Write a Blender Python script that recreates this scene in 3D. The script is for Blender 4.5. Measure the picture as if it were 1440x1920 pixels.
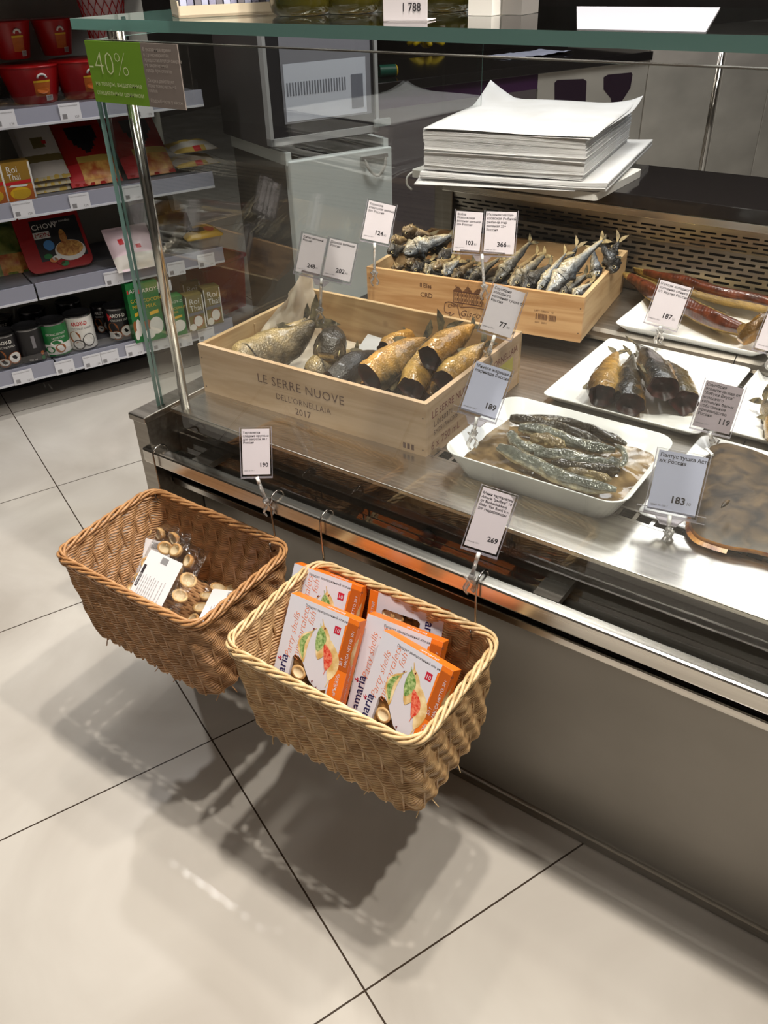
import bpy, math, random
from mathutils import Vector, Matrix, noise
random.seed(7)
for o in list(bpy.data.objects): bpy.data.objects.remove(o)
scene = bpy.context.scene
col = scene.collection
V = Vector
pi = math.pi

# ------------------------------------------------------------------ camera, world, lights, exposure
PITCH, ROLL, YAW, FPX = 0.593890153, -0.0320037979, -0.634311278, 1567.14624
CAM = V((2.10666361, -1.17183126, 1.34581892))
_f = V((math.sin(YAW)*math.cos(PITCH), math.cos(YAW)*math.cos(PITCH), -math.sin(PITCH)))
_r = V((math.cos(YAW), -math.sin(YAW), 0)); _u = _r.cross(_f)
R_ = math.cos(ROLL)*_r + math.sin(ROLL)*_u
U_ = -math.sin(ROLL)*_r + math.cos(ROLL)*_u
cd = bpy.data.cameras.new('camera'); cam = bpy.data.objects.new('camera', cd); col.objects.link(cam)
cam.matrix_world = Matrix(((R_.x, U_.x, -_f.x, CAM.x), (R_.y, U_.y, -_f.y, CAM.y), (R_.z, U_.z, -_f.z, CAM.z), (0, 0, 0, 1)))
cd.sensor_fit = 'VERTICAL'; cd.sensor_height = 24.0; cd.lens = 24.0*FPX/1920; cd.clip_start = 0.02
scene.camera = cam
scene.view_settings.view_transform = 'Standard'; scene.view_settings.look = 'None'
scene.view_settings.gamma = 1.0; scene.view_settings.use_curve_mapping = False
scene.view_settings.exposure = 0.0
w = bpy.data.worlds.new('world'); scene.world = w; w.use_nodes = True
w.node_tree.nodes['Background'].inputs[0].default_value = (0.9, 0.86, 0.8, 1); w.node_tree.nodes['Background'].inputs[1].default_value = 0.05
CEIL = 2.9
def spot(loc, target, power, size_deg=70, blend=0.6, radius=0.035, color=(1, 0.93, 0.84)):
    l = bpy.data.lights.new('track_spot_light', 'SPOT'); l.energy = power; l.spot_size = math.radians(size_deg); l.spot_blend = blend
    l.shadow_soft_size = radius; l.color = color
    o = bpy.data.objects.new('track_spot_light', l); col.objects.link(o); o.location = loc
    o.rotation_euler = (V(target)-V(loc)).to_track_quat('-Z', 'Y').to_euler(); return o
def area(loc, target, power, sx, sy, color=(1, 0.96, 0.9)):
    l = bpy.data.lights.new('overhead_area_light', 'AREA'); l.energy = power; l.shape = 'RECTANGLE'; l.size = sx; l.size_y = sy; l.color = color
    o = bpy.data.objects.new('overhead_area_light', l); col.objects.link(o); o.location = loc
    o.rotation_euler = (V(target)-V(loc)).to_track_quat('-Z', 'Y').to_euler(); return o
SPOTS = [((1.66, -0.37, 2.75), (1.62, -0.5, 0), 98), ((1.97, -0.45, 2.75), (1.45, -0.6, 0), 100), ((2.55, -0.40, 2.75), (1.7, -0.5, 0), 120)]
for a, b, p in SPOTS: spot(a, b, p, 86, 0.6, 0.035)
spot((2.1, 0.15, 2.75), (1.75, 0.15, 0.7), 58, 75, 0.8, 0.05)
spot((1.2, -0.1, 2.75), (1.25, 0.15, 0.7), 38, 70, 0.8, 0.05)
spot((-0.24, 0.42, 2.75), (-0.05, 0.30, 0), 75, 100, 0.7, 0.05, (1, 0.97, 0.95))
area((0.9, -0.6, 2.86), (-0.5, 0.3, 0.6), 8, 0.5, 0.5, (1, 0.96, 0.92))  # added unseen lamp, brightens the shelf goods and labels from the aisle
area((1.95, 2.9, 2.86), (1.95, 2.9, 0), 42, 2.2, 1.3, (0.97, 0.98, 1.0))
area((1.0, 1.3, 2.86), (0.6, 1.2, 0.5), 34, 0.6, 0.6, (1, 0.98, 0.95))  # added unseen lamp that lightens the fridge door
area((1.6, -2.4, 2.86), (1.6, -2.4, 0), 14, 1.8, 0.4, (1, 0.94, 0.86))  # added soft fill above the shopper side, source unseen

# ------------------------------------------------------------------ pixel helpers (photo pixel -> point on a plane of the place)
def ray(px, py): return _f*FPX + (px-720)*R_ - (py-960)*U_
def onz(px, py, z): d = ray(px, py); return CAM + d*((z-CAM.z)/d.z)
def ony(px, py, y): d = ray(px, py); return CAM + d*((y-CAM.y)/d.y)
def onp(px, py, P, n): d = ray(px, py); n = V(n); return CAM + d*((V(P)-CAM).dot(n)/d.dot(n))
TA = -0.38122287
TL_ = V((math.cos(TA), math.sin(TA), 0)); TM_ = V((-math.sin(TA), math.cos(TA), 0))

# ------------------------------------------------------------------ materials
def srgb(r, g, b):
    f = lambda c: (c/255)/12.92 if c/255 <= 0.04045 else ((c/255+0.055)/1.055)**2.4
    return (f(r), f(g), f(b), 1)
MATS = {}
def mat(name, color, rough=0.5, metal=0.0, spec=0.5, trans=0.0, coat=0.0, ior=1.45):
    if name in MATS: return MATS[name]
    m = bpy.data.materials.new(name); m.use_nodes = True
    b = m.node_tree.nodes['Principled BSDF']
    b.inputs['Base Color'].default_value = color if len(color) == 4 else (*color, 1)
    b.inputs['Roughness'].default_value = rough; b.inputs['Metallic'].default_value = metal
    b.inputs['Specular IOR Level'].default_value = spec; b.inputs['Transmission Weight'].default_value = trans
    b.inputs['Coat Weight'].default_value = coat; b.inputs['IOR'].default_value = ior
    MATS[name] = m; return m
def nt(m): return m.node_tree.nodes, m.node_tree.links, m.node_tree.nodes['Principled BSDF']
def add_noise(m, c1, c2, scale=(1, 1, 1), nscale=5, detail=4, lo=0.35, hi=0.65, bump=0.0, bdist=0.002, rough=None, coord='Object', dist=0.0):
    N, Lk, b = nt(m)
    tc = N.new('ShaderNodeTexCoord'); mp = N.new('ShaderNodeMapping'); mp.inputs['Scale'].default_value = scale
    nz = N.new('ShaderNodeTexNoise'); nz.inputs['Scale'].default_value = nscale; nz.inputs['Detail'].default_value = detail; nz.inputs['Distortion'].default_value = dist
    cr = N.new('ShaderNodeValToRGB'); cr.color_ramp.elements[0].position = lo; cr.color_ramp.elements[1].position = hi
    cr.color_ramp.elements[0].color = c1; cr.color_ramp.elements[1].color = c2
    Lk.new(tc.outputs[coord], mp.inputs[0]); Lk.new(mp.outputs[0], nz.inputs['Vector']); Lk.new(nz.outputs['Fac'], cr.inputs[0]); Lk.new(cr.outputs[0], b.inputs['Base Color'])
    if bump:
        bp = N.new('ShaderNodeBump'); bp.inputs['Strength'].default_value = bump; bp.inputs['Distance'].default_value = bdist
        Lk.new(nz.outputs['Fac'], bp.inputs['Height']); Lk.new(bp.outputs[0], b.inputs['Normal'])
    if rough:
        mr = N.new('ShaderNodeMapRange'); mr.inputs[3].default_value = rough[0]; mr.inputs[4].default_value = rough[1]
        Lk.new(nz.outputs['Fac'], mr.inputs[0]); Lk.new(mr.outputs[0], b.inputs['Roughness'])
    return m
def steel(name, c, rough, streak=(0.6, 40, 40)):
    m = mat(name, c, rough, 1.0)
    c1 = tuple(x*0.82 for x in c[:3])+(1,); c2 = tuple(min(1, x*1.12) for x in c[:3])+(1,)
    return add_noise(m, c1, c2, streak, 3, 3, 0.3, 0.7, 0.05, 0.0005, (rough*0.8, rough*1.3))
STEEL = steel('brushed_steel', (0.60, 0.57, 0.52, 1), 0.24)
STEELD = steel('dull_steel', (0.36, 0.33, 0.29, 1), 0.33)
STEELC = steel('cabinet_steel', (0.62, 0.57, 0.50, 1), 0.38, (1, 1, 2)); STEELC.node_tree.nodes['Principled BSDF'].inputs['Metallic'].default_value = 0.45
PANEL = add_noise(mat('grey_counter_paint', (0.27, 0.25, 0.22, 1), 0.32, 0.35), (0.25, 0.23, 0.2, 1), (0.31, 0.285, 0.25, 1), (1, 1, 1), 3, 4)
CHROME = mat('chrome', (0.75, 0.72, 0.68, 1), 0.12, 1.0)
BLACKG = mat('black_gloss', (0.012, 0.01, 0.01, 1), 0.08)
DARKP = mat('dark_brown_gloss', (0.035, 0.027, 0.022, 1), 0.18)
BLACK = mat('black_matt', (0.01, 0.009, 0.008, 1), 0.6)
WHITE = mat('white_porcelain', (0.82, 0.82, 0.80, 1), 0.14, coat=0.3)
PLAST = mat('white_plastic', (0.75, 0.74, 0.72, 1), 0.35)
PAPER = add_noise(mat('wrapping_paper', (0.66, 0.65, 0.64, 1), 0.7), (0.60, 0.59, 0.58, 1), (0.68, 0.68, 0.69, 1), (1, 1, 1), 9, 3)
CARD = mat('price_card', (0.74, 0.68, 0.70, 1), 0.6)
CARDB = mat('price_card_blue', (0.62, 0.64, 0.80, 1), 0.6)
CARDD = mat('price_card_mauve', (0.38, 0.32, 0.34, 1), 0.6)
INK = mat('black_ink', (0.03, 0.025, 0.03, 1), 0.6)
INKG = mat('grey_ink', (0.2, 0.19, 0.2, 1), 0.6)
def thin_glass(name, tint, fres=1.5, rough=0.0, refl=1.0):
    m = bpy.data.materials.new(name); m.use_nodes = True; N = m.node_tree.nodes; Lk = m.node_tree.links
    N.remove(N['Principled BSDF']); out = N['Material Output']
    t = N.new('ShaderNodeBsdfTransparent'); t.inputs[0].default_value = (*tint, 1)
    g = N.new('ShaderNodeBsdfGlossy'); g.inputs['Roughness'].default_value = rough; g.inputs['Color'].default_value = (refl, refl, refl, 1)
    fr = N.new('ShaderNodeFresnel'); gm = N.new('ShaderNodeNewGeometry'); mi = N.new('ShaderNodeMapRange')   # same reflectance on both sides of the pane
    mi.inputs[3].default_value = fres; mi.inputs[4].default_value = 1/fres; Lk.new(gm.outputs['Backfacing'], mi.inputs[0]); Lk.new(mi.outputs[0], fr.inputs[0])
    mx = N.new('ShaderNodeMixShader'); Lk.new(fr.outputs[0], mx.inputs[0]); Lk.new(t.outputs[0], mx.inputs[1]); Lk.new(g.outputs[0], mx.inputs[2]); Lk.new(mx.outputs[0], out.inputs[0])
    MATS[name] = m; return m
GLASS = thin_glass('clear_glass', (0.96, 0.97, 0.96), 1.52)
GLASST = thin_glass('green_top_glass', (0.95, 0.97, 0.96), 1.52)
ACRYL = thin_glass('clear_acrylic', (0.93, 0.93, 0.94), 1.5, 0.03)
FILM = thin_glass('plastic_film', (0.93, 0.93, 0.93), 2.1, 0.16)
GEDGE = mat('green_glass_edge', (0.16, 0.30, 0.27, 1), 0.12, trans=0.3)
def wood(name, c1, c2, axis, knots=True):
    m = mat(name, c1, 0.55); N, Lk, b = nt(m)
    tc = N.new('ShaderNodeTexCoord'); mp = N.new('ShaderNodeMapping'); mp.inputs['Scale'].default_value = axis
    nz = N.new('ShaderNodeTexNoise'); nz.inputs['Scale'].default_value = 1; nz.inputs['Detail'].default_value = 4; nz.inputs['Distortion'].default_value = 0.3
    wv = N.new('ShaderNodeMath'); wv.operation = 'MULTIPLY'; wv.inputs[1].default_value = 9
    fr = N.new('ShaderNodeMath'); fr.operation = 'PINGPONG'; fr.inputs[1].default_value = 1.0
    cr = N.new('ShaderNodeValToRGB'); cr.color_ramp.elements[0].color = c1; cr.color_ramp.elements[1].color = c2
    cr.color_ramp.elements[0].position = 0.1; cr.color_ramp.elements[1].position = 0.95
    Lk.new(tc.outputs['Object'], mp.inputs[0]); Lk.new(mp.outputs[0], nz.inputs['Vector']); Lk.new(nz.outputs['Fac'], wv.inputs[0]); Lk.new(wv.outputs[0], fr.inputs[0]); Lk.new(fr.outputs[0], cr.inputs[0])
    last = cr.outputs[0]
    if knots:
        vo = N.new('ShaderNodeTexVoronoi'); vo.inputs['Scale'].default_value = 6.0
        Lk.new(tc.outputs['Object'], vo.inputs['Vector'])
        k = N.new('ShaderNodeMapRange'); k.inputs[1].default_value = 0.03; k.inputs[2].default_value = 0.085; k.inputs[3].default_value = 1; k.inputs[4].default_value = 0
        Lk.new(vo.outputs['Distance'], k.inputs[0])
        mx = N.new('ShaderNodeMixRGB'); mx.inputs[2].default_value = (0.16, 0.075, 0.03, 1); Lk.new(k.outputs[0], mx.inputs[0]); Lk.new(last, mx.inputs[1]); last = mx.outputs[0]
    Lk.new(last, b.inputs['Base Color'])
    return m
WOOD1 = wood('pale_pine', (0.63, 0.44, 0.28, 1), (0.52, 0.345, 0.20, 1), (2.5, 2.5, 26))
WOOD2 = wood('warm_pine', (0.62, 0.38, 0.18, 1), (0.47, 0.25, 0.10, 1), (2.0, 2.0, 30), False)
WOODIN = wood('inner_pine', (0.55, 0.38, 0.20, 1), (0.42, 0.26, 0.12, 1), (2.0, 2.0, 22))

# ------------------------------------------------------------------ mesh builder
_TXT = {}
def text_geo(s, size=1.0, align='LEFT', shear=0.0, thin=0.0, space=1.0):
    key = (s, align, shear, thin, space)
    if key not in _TXT:
        c = bpy.data.curves.new('t', 'FONT'); c.body = s; c.size = 1.0; c.align_x = align; c.shear = shear; c.offset = thin
        c.space_character = space; c.resolution_u = 2; c.fill_mode = 'FRONT'
        o = bpy.data.objects.new('t', c); col.objects.link(o)
        dg = bpy.context.evaluated_depsgraph_get(); me = bpy.data.meshes.new_from_object(o.evaluated_get(dg))
        vs = [(v.co.x, v.co.y) for v in me.vertices]; fs = [tuple(p.vertices) for p in me.polygons]
        bpy.data.objects.remove(o); bpy.data.curves.remove(c); bpy.data.meshes.remove(me)
        _TXT[key] = (vs, fs)
    vs, fs = _TXT[key]
    return [(x*size, y*size) for x, y in vs], fs
class MB:
    def __init__(s): s.v = []; s.f = []; s.m = []; s.s = []; s.uv = {}
    def add(s, vs, fs, mi=0, smooth=False, M=None, uvs=None):
        k = len(s.v)
        for v in vs: s.v.append(M @ V(v) if M else V(v))
        for i, f in enumerate(fs):
            if uvs: s.uv[len(s.f)] = uvs[i]
            s.f.append(tuple(k+j for j in f)); s.m.append(mi); s.s.append(smooth)
        return s
    def box(s, a, b, mi=0, M=None):
        (x0, y0, z0), (x1, y1, z1) = a, b
        vs = [(x0, y0, z0), (x1, y0, z0), (x1, y1, z0), (x0, y1, z0), (x0, y0, z1), (x1, y0, z1), (x1, y1, z1), (x0, y1, z1)]
        return s.add(vs, [(3, 2, 1, 0), (4, 5, 6, 7), (0, 1, 5, 4), (1, 2, 6, 5), (2, 3, 7, 6), (3, 0, 4, 7)], mi, False, M)
    def slab(s, a, b, mi_face, mi_edge, axis):   # box whose faces across `axis` use another material
        (x0, y0, z0), (x1, y1, z1) = a, b
        vs = [(x0, y0, z0), (x1, y0, z0), (x1, y1, z0), (x0, y1, z0), (x0, y0, z1), (x1, y0, z1), (x1, y1, z1), (x0, y1, z1)]
        fs = [(3, 2, 1, 0), (4, 5, 6, 7), (0, 1, 5, 4), (2, 3, 7, 6), (1, 2, 6, 5), (3, 0, 4, 7)]; ax = [2, 2, 1, 1, 0, 0]
        for f, x in zip(fs, ax): s.add(vs, [f], mi_face if x == axis else mi_edge)
        return s
    def tube(s, pts, r, n=8, mi=0, cap=True, closed=False, M=None, flat=1.0):
        pts = [V(p) for p in pts]; N = len(pts); rr = r if isinstance(r, (list, tuple)) else [r]*N
        vs = []; up = None
        for i in range(N):
            if closed: t = (pts[(i+1) % N]-pts[i-1])
            else: t = pts[min(i+1, N-1)]-pts[max(i-1, 0)]
            if t.length < 1e-9: t = V((0, 0, 1))
            t.normalize()
            if up is None: up = V((0, 0, 1)) if abs(t.z) < 0.9 else V((1, 0, 0))
            up = (up-t*up.dot(t)); up = up.normalized() if up.length > 1e-6 else t.orthogonal().normalized()
            sd = t.cross(up)
            for k in range(n):
                a = 2*pi*k/n; vs.append(pts[i]+(up*math.cos(a)*flat+sd*math.sin(a))*rr[i])
        fs = []
        for i in range(N if closed else N-1):
            j = (i+1) % N
            for k in range(n):
                k2 = (k+1) % n; fs.append((i*n+k, i*n+k2, j*n+k2, j*n+k))
        if cap and not closed: fs.append(tuple(range(n-1, -1, -1))); fs.append(tuple((N-1)*n+k for k in range(n)))
        return s.add(vs, fs, mi, True, M)
    def loft(s, rings, mi=0, smooth=True, cap0=True, cap1=True, M=None, closed=True):
        n = len(rings[0]); vs = [p for r in rings for p in r]; fs = []
        for i in range(len(rings)-1):
            for k in range(n if closed else n-1):
                k2 = (k+1) % n; fs.append((i*n+k, i*n+k2, (i+1)*n+k2, (i+1)*n+k))
        s.add(vs, fs, mi, smooth, M)
        if cap0: s.add(rings[0], [tuple(range(n-1, -1, -1))], mi, False, M)
        if cap1: s.add(rings[-1], [tuple(range(n))], mi, False, M)
        return s
    def lathe(s, prof, n=24, mi=0, M=None, cap0=True, cap1=True, mis=None):
        rings = [[(r*math.cos(2*pi*k/n), r*math.sin(2*pi*k/n), z) for k in range(n)] for r, z in prof]
        if mis is None: return s.loft(rings, mi, True, cap0, cap1, M)
        for i in range(len(rings)-1): s.loft(rings[i:i+2], mis[i], True, cap0 and i == 0, cap1 and i == len(rings)-2, M)
        return s
    def text(s, t, size, M, mi, align='LEFT', shear=0.0, thin=0.0, space=1.0, sx=1.0):
        vs, fs = text_geo(t, size, align, shear, thin, space)
        return s.add([(x*sx, y, 0) for x, y in vs], fs, mi, False, M)
    def poly(s, pts, mi, M=None, z=0.0):
        return s.add([(p[0], p[1], z) if len(p) == 2 else p for p in pts], [tuple(range(len(pts)))], mi, False, M)
    def build(s, name, mats, parent=None, world=True, bevel=0.0):
        me = bpy.data.meshes.new(name)
        org = parent_origin(parent) if (parent and world) else V((0, 0, 0))
        me.from_pydata([tuple(v-org) for v in s.v], [], s.f)
        if not isinstance(mats, (list, tuple)): mats = [mats]
        for m in mats: me.materials.append(m)
        me.polygons.foreach_set('material_index', s.m); me.polygons.foreach_set('use_smooth', s.s)
        if s.uv:
            l = me.uv_layers.new(name='UVMap')
            for fi, uv in s.uv.items():
                for li, c in zip(me.polygons[fi].loop_indices, uv): l.data[li].uv = c
        me.update()
        o = bpy.data.objects.new(name, me); col.objects.link(o)
        if parent: o.parent = parent
        if bevel:
            md = o.modifiers.new('bevel', 'BEVEL'); md.width = bevel; md.segments = 2; md.limit_method = 'ANGLE'; md.angle_limit = math.radians(50)
        return o
def parent_origin(p):
    o = V((0, 0, 0))
    while p: o += p.location; p = p.parent
    return o
def tag(o, label, cat, group=None, kind=None):
    o['label'] = label; o['category'] = cat
    if group: o['group'] = group
    if kind: o['kind'] = kind
    return o
def thing(name, label, cat, loc, group=None, rotz=0):
    o = bpy.data.objects.new(name, None); col.objects.link(o); o.location = loc; o.rotation_euler = (0, 0, rotz); o.empty_display_size = 0.05
    return tag(o, label, cat, group)
def structure(o): o['kind'] = 'structure'; return o
def frame(P, x, y):      # matrix with origin P, x axis and y axis (orthogonalised)
    x = V(x).normalized(); y = V(y); y = (y-x*y.dot(x)).normalized(); z = x.cross(y)
    return Matrix(((x.x, y.x, z.x, P[0]), (x.y, y.y, z.y, P[1]), (x.z, y.z, z.z, P[2]), (0, 0, 0, 1)))
def rrect(w, d, r, n=5, z=0.0, cx=0.0, cy=0.0):
    out = []
    for (sx, sy, a0) in ((1, 1, 0), (-1, 1, 90), (-1, -1, 180), (1, -1, 270)):
        for k in range(n+1):
            a = math.radians(a0+90*k/n); out.append(V((cx+sx*(w/2-r)+r*math.cos(a), cy+sy*(d/2-r)+r*math.sin(a), z)))
    return out
def lerp(a, b, t): return a+(b-a)*t
def spline(pts, n):      # Catmull-Rom through pts
    P = [V(p) for p in pts]; P = [P[0]*2-P[1]]+P+[P[-1]*2-P[-2]]; out = []; m = len(P)-3
    for i in range(n):
        t = i/(n-1)*m; k = min(int(t), m-1); u = t-k; a, b, c, d = P[k:k+4]
        out.append(0.5*((2*b)+(c-a)*u+(2*a-5*b+4*c-d)*u*u+(3*b-a-3*c+d)*u**3))
    return out

# ------------------------------------------------------------------ setting
def tile_mat():
    m = mat('floor_tile', (0.7, 0.66, 0.6, 1), 0.12, spec=0.5); N, Lk, b = nt(m)
    g = N.new('ShaderNodeNewGeometry'); mp = N.new('ShaderNodeVectorRotate'); mp.rotation_type = 'Z_AXIS'; mp.inputs['Angle'].default_value = -TA
    Lk.new(g.outputs['Position'], mp.inputs['Vector']); sp = N.new('ShaderNodeSeparateXYZ'); Lk.new(mp.outputs[0], sp.inputs[0])
    def line(axis, step, off, wd):
        a = N.new('ShaderNodeMath'); a.operation = 'ADD'; a.inputs[1].default_value = off; Lk.new(sp.outputs[axis], a.inputs[0])
        p = N.new('ShaderNodeMath'); p.operation = 'PINGPONG'; p.inputs[1].default_value = step/2; Lk.new(a.outputs[0], p.inputs[0])
        c = N.new('ShaderNodeMath'); c.operation = 'LESS_THAN'; c.inputs[1].default_value = wd; Lk.new(p.outputs[0], c.inputs[0]); return c
    l1 = line('X', 0.6, 0.0, 0.0016); l2 = line('Y', 1.2, 0.0, 0.0016)
    mxx = N.new('ShaderNodeMath'); mxx.operation = 'MAXIMUM'; Lk.new(l1.outputs[0], mxx.inputs[0]); Lk.new(l2.outputs[0], mxx.inputs[1])
    nz = N.new('ShaderNodeTexNoise'); nz.inputs['Scale'].default_value = 2.2; nz.inputs['Detail'].default_value = 7; nz.inputs['Distortion'].default_value = 0.9; Lk.new(mp.outputs[0], nz.inputs['Vector'])
    cr = N.new('ShaderNodeValToRGB'); cr.color_ramp.elements[0].position = 0.35; cr.color_ramp.elements[1].position = 0.68
    cr.color_ramp.elements[0].color = (0.46, 0.42, 0.37, 1); cr.color_ramp.elements[1].color = (0.60, 0.565, 0.51, 1); Lk.new(nz.outputs['Fac'], cr.inputs[0])
    mx = N.new('ShaderNodeMixRGB'); mx.inputs[2].default_value = (0.05, 0.035, 0.025, 1); Lk.new(mxx.outputs[0], mx.inputs[0]); Lk.new(cr.outputs[0], mx.inputs[1]); Lk.new(mx.outputs[0], b.inputs['Base Color'])
    r = N.new('ShaderNodeMapRange'); r.inputs[3].default_value = 0.10; r.inputs[4].default_value = 0.24; Lk.new(nz.outputs['Fac'], r.inputs[0]); Lk.new(r.outputs[0], b.inputs['Roughness'])
    return m
TILE = tile_mat()
structure(MB().box((-5, -4, -0.06), (6, 7, 0)).build('floor', TILE))
CEILM = mat('ceiling_paint', (0.25, 0.23, 0.21, 1), 0.8)
structure(MB().box((-5, -4, CEIL), (6, 7, CEIL+0.06)).build('ceiling', CEILM))
WALLM = add_noise(mat('shop_wall', (0.09, 0.075, 0.065, 1), 0.6), (0.07, 0.058, 0.05, 1), (0.11, 0.095, 0.085, 1), (1, 1, 1), 2)
WALLF = mat('shop_wall_front', (0.30, 0.27, 0.24, 1), 0.7)
structure(MB().box((-5.06, -4, 0), (-5, 7, CEIL)).build('wall_left', WALLM))
structure(MB().box((6, -4, 0), (6.06, 7, CEIL)).build('wall_right', WALLF))
structure(MB().box((-5, 7, 0), (6, 7.06, CEIL)).build('wall_back', WALLM))
structure(MB().box((-5, -4.06, 0), (6, -4, CEIL)).build('wall_front', WALLF))
# ------------------------------------------------------------------ the fish counter
ctr = thing('fish_counter', 'long stainless steel fish counter with a clear glass front and grey front panel', 'counter', (1.95, 0.2, 0))
X0, X1 = 0.965, 3.3
MB().box((X0, -0.235, 0.02), (X1, -0.20, 0.50)).build('front_panel', PANEL, ctr)
MB().box((X0, -0.242, 0.0), (X1, -0.20, 0.024)).build('kick_strip', STEELD, ctr, bevel=0.003)
MB().box((X0, -0.302, 0.497), (X1, -0.20, 0.512)).build('lower_ledge', STEEL, ctr, bevel=0.002)
MB().box((X0, -0.225, 0.512), (X1, -0.215, 0.558)).build('recess_panel', DARKP, ctr)
MB().box((X0-0.018, -0.345, 0.563), (X1, -0.322, 0.593)).build('bumper_rail', STEEL, ctr, bevel=0.004)
for x in (1.06, 1.75, 2.4, 3.0): MB().box((x-0.02, -0.323, 0.568), (x+0.02, -0.22, 0.580)).build('rail_bracket', STEELD, ctr)
MB().box((X0, -0.318, 0.546), (X1, -0.215, 0.558)).build('glass_channel', STEELD, ctr, bevel=0.002)
MB().box((X0, -0.268, 0.558), (X1, -0.262, 0.640)).build('upper_panel', DARKP, ctr)
kn = MB().lathe([(0.0001, 0), (0.012, 0), (0.014, 0.004), (0.012, 0.012), (0.0001, 0.014)], 20, M=frame(ony(805, 1003, -0.268), (1, 0, 0), (0, 0, 1)))
kn.build('drain_knob', BLACK, ctr)
e = MB().box((0.927, -0.335, 0.0), (0.963, 0.80, 0.645)).build('end_panel', STEELD, ctr)
MB().box((0.922, -0.340, 0.643), (0.966, 0.80, 0.656)).build('end_cap', STEELD, e, world=True, bevel=0.002)
# front strip of the deck, air grate, deck
MB().box((X0, -0.278, 0.642), (X1, -0.166, 0.650)).build('front_strip', STEEL, ctr, bevel=0.0015)
g = MB(); GX0, GX1 = X0+0.01, X1
g.box((GX0, -0.166, 0.643), (GX1, -0.160, 0.6495)); g.box((GX0, -0.138, 0.643), (GX1, -0.133, 0.6495)); g.box((GX0, -0.168, 0.60), (GX1, -0.13, 0.602), 1)
x = GX0
while x < GX1: g.box((x, -0.162, 0.643), (x+0.006, -0.136, 0.6488)); x += 0.026
g.build('air_grate', [STEEL, BLACK], ctr)
d = MB(); xs = [X0, 1.27, 1.875, 2.48, X1]
for a, c in zip(xs, xs[1:]): d.box((a+0.0008, -0.133, 0.632), (c-0.0008, 0.46, 0.640))
d.box((X0, -0.15, 0.622), (X1, 0.74, 0.631), 1)
d.build('display_deck', [STEELD, BLACK], ctr, bevel=0.001)
t = MB()
for a, c in ((X0, 1.32), (1.32, 1.775), (1.775, 2.4), (2.4, X1)):
    prof = [(0.47, 0.641), (0.452, 0.6415), (0.443, 0.646), (0.440, 0.654), (0.443, 0.663), (0.452, 0.669), (0.47, 0.670), (0.72, 0.670), (0.72, 0.655), (0.49, 0.650)]
    t.loft([[V((a+0.001, y, z)) for y, z in prof], [V((c-0.001, y, z)) for y, z in prof]], 0, False)
t.build('raised_tier', STEELD, ctr)
# perforated rear panels: real slots in front of a dark cavity
def perforated(name, x0, x1, P, up, rows, rh, sh, L=0.034, br=0.010, top=0.010, bot=0.010, parent=ctr):
    m = MB(); up = V(up).normalized(); P = V(P)
    def q(xa, xb, ha, hb):
        if xb > xa: m.add([V((xa, 0, 0))+P+up*ha, V((xb, 0, 0))+P+up*ha, V((xb, 0, 0))+P+up*hb, V((xa, 0, 0))+P+up*hb], [(0, 1, 2, 3)])
    H = bot; q(x0, x1, 0, bot)
    for r in range(rows):
        xx = x0 - (0 if r % 2 else (L+br)/2)
        while xx < x1:
            q(max(x0, xx+L), min(x1, xx+L+br), H, H+sh); xx += L+br
        H += sh; q(x0, x1, H, H+rh); H += rh
    q(x0, x1, H, H+top)
    o = m.build(name, STEELD, parent); md = o.modifiers.new('t', 'SOLIDIFY'); md.thickness = 0.0015; return H+top
MB().box((X0, 0.735, 0.66), (X1, 0.74, 0.86)).build('rear_cavity', BLACK, ctr)
perforated('lower_perforated_panel', 0.98, X1, (0, 0.705, 0.672), (0, 0.12, 1), 7, 0.0062, 0.0052, top=0.012, bot=0.032)
perforated('upper_perforated_panel', 0.98, X1, (0, 0.712, 0.786), (0, -0.35, 1), 4, 0.0062, 0.0046, top=0.008, bot=0.004)
MB().box((0.95, 0.688, 0.838), (X1, 0.70, 0.856)).build('rear_lip', STEEL, ctr, bevel=0.002)
MB().box((0.927, 0.69, 0.645), (0.98, 0.76, 0.86)).build('rear_post', STEELD, ctr, bevel=0.002)
MB().box((0.925, 0.685, 0.856), (X1, 0.978, 0.885)).build('rear_worktop', BLACKG, ctr, bevel=0.002)
MB().box((X0, 0.76, 0.02), (X1, 0.95, 0.856)).build('rear_cabinet', STEELD, ctr)
# glass
fg = MB().slab((0.950, -0.294, 0.558), (X1, -0.286, 1.246), 0, 1, 1).build('front_glass', [GLASS, GEDGE], ctr)
MB().slab((0.950, -0.284, 0.656), (0.957, -0.28, 1.246), 0, 1, 0).slab((0.950, -0.28, 0.656), (0.957, 0.684, 1.246), 0, 0, 0).slab((0.950, 0.684, 0.886), (0.957, 0.86, 1.246), 0, 0, 0).box((0.9555, 0.860, 0.886), (0.9567, 0.8604, 1.246), 1).box((0.9503, -0.28, 1.246), (0.9567, 0.86, 1.2463), 1).build('side_glass', [GLASS, GEDGE], ctr)
gt = MB(); a, b_ = (0.926, -0.294, 1.259), (X1, 0.052, 1.273); (x0, y0, z0), (x1, y1, z1) = a, b_
gv = [(x0, y0, z0), (x1, y0, z0), (x1, y1, z0), (x0, y1, z0), (x0, y0, z1), (x1, y0, z1), (x1, y1, z1), (x0, y1, z1)]
for f, k in (((3, 2, 1, 0), 0), ((4, 5, 6, 7), 0), ((0, 1, 5, 4), 1), ((2, 3, 7, 6), 0), ((1, 2, 6, 5), 0), ((3, 0, 4, 7), 1)): gt.add(gv, [f], k)
gt.build('glass_top_shelf', [GLASST, GEDGE], ctr)
MB().tube([(0.990, -0.262, 0.648), (0.990, -0.262, 1.259)], 0.0085, 16).build('corner_post', CHROME, ctr)
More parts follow.
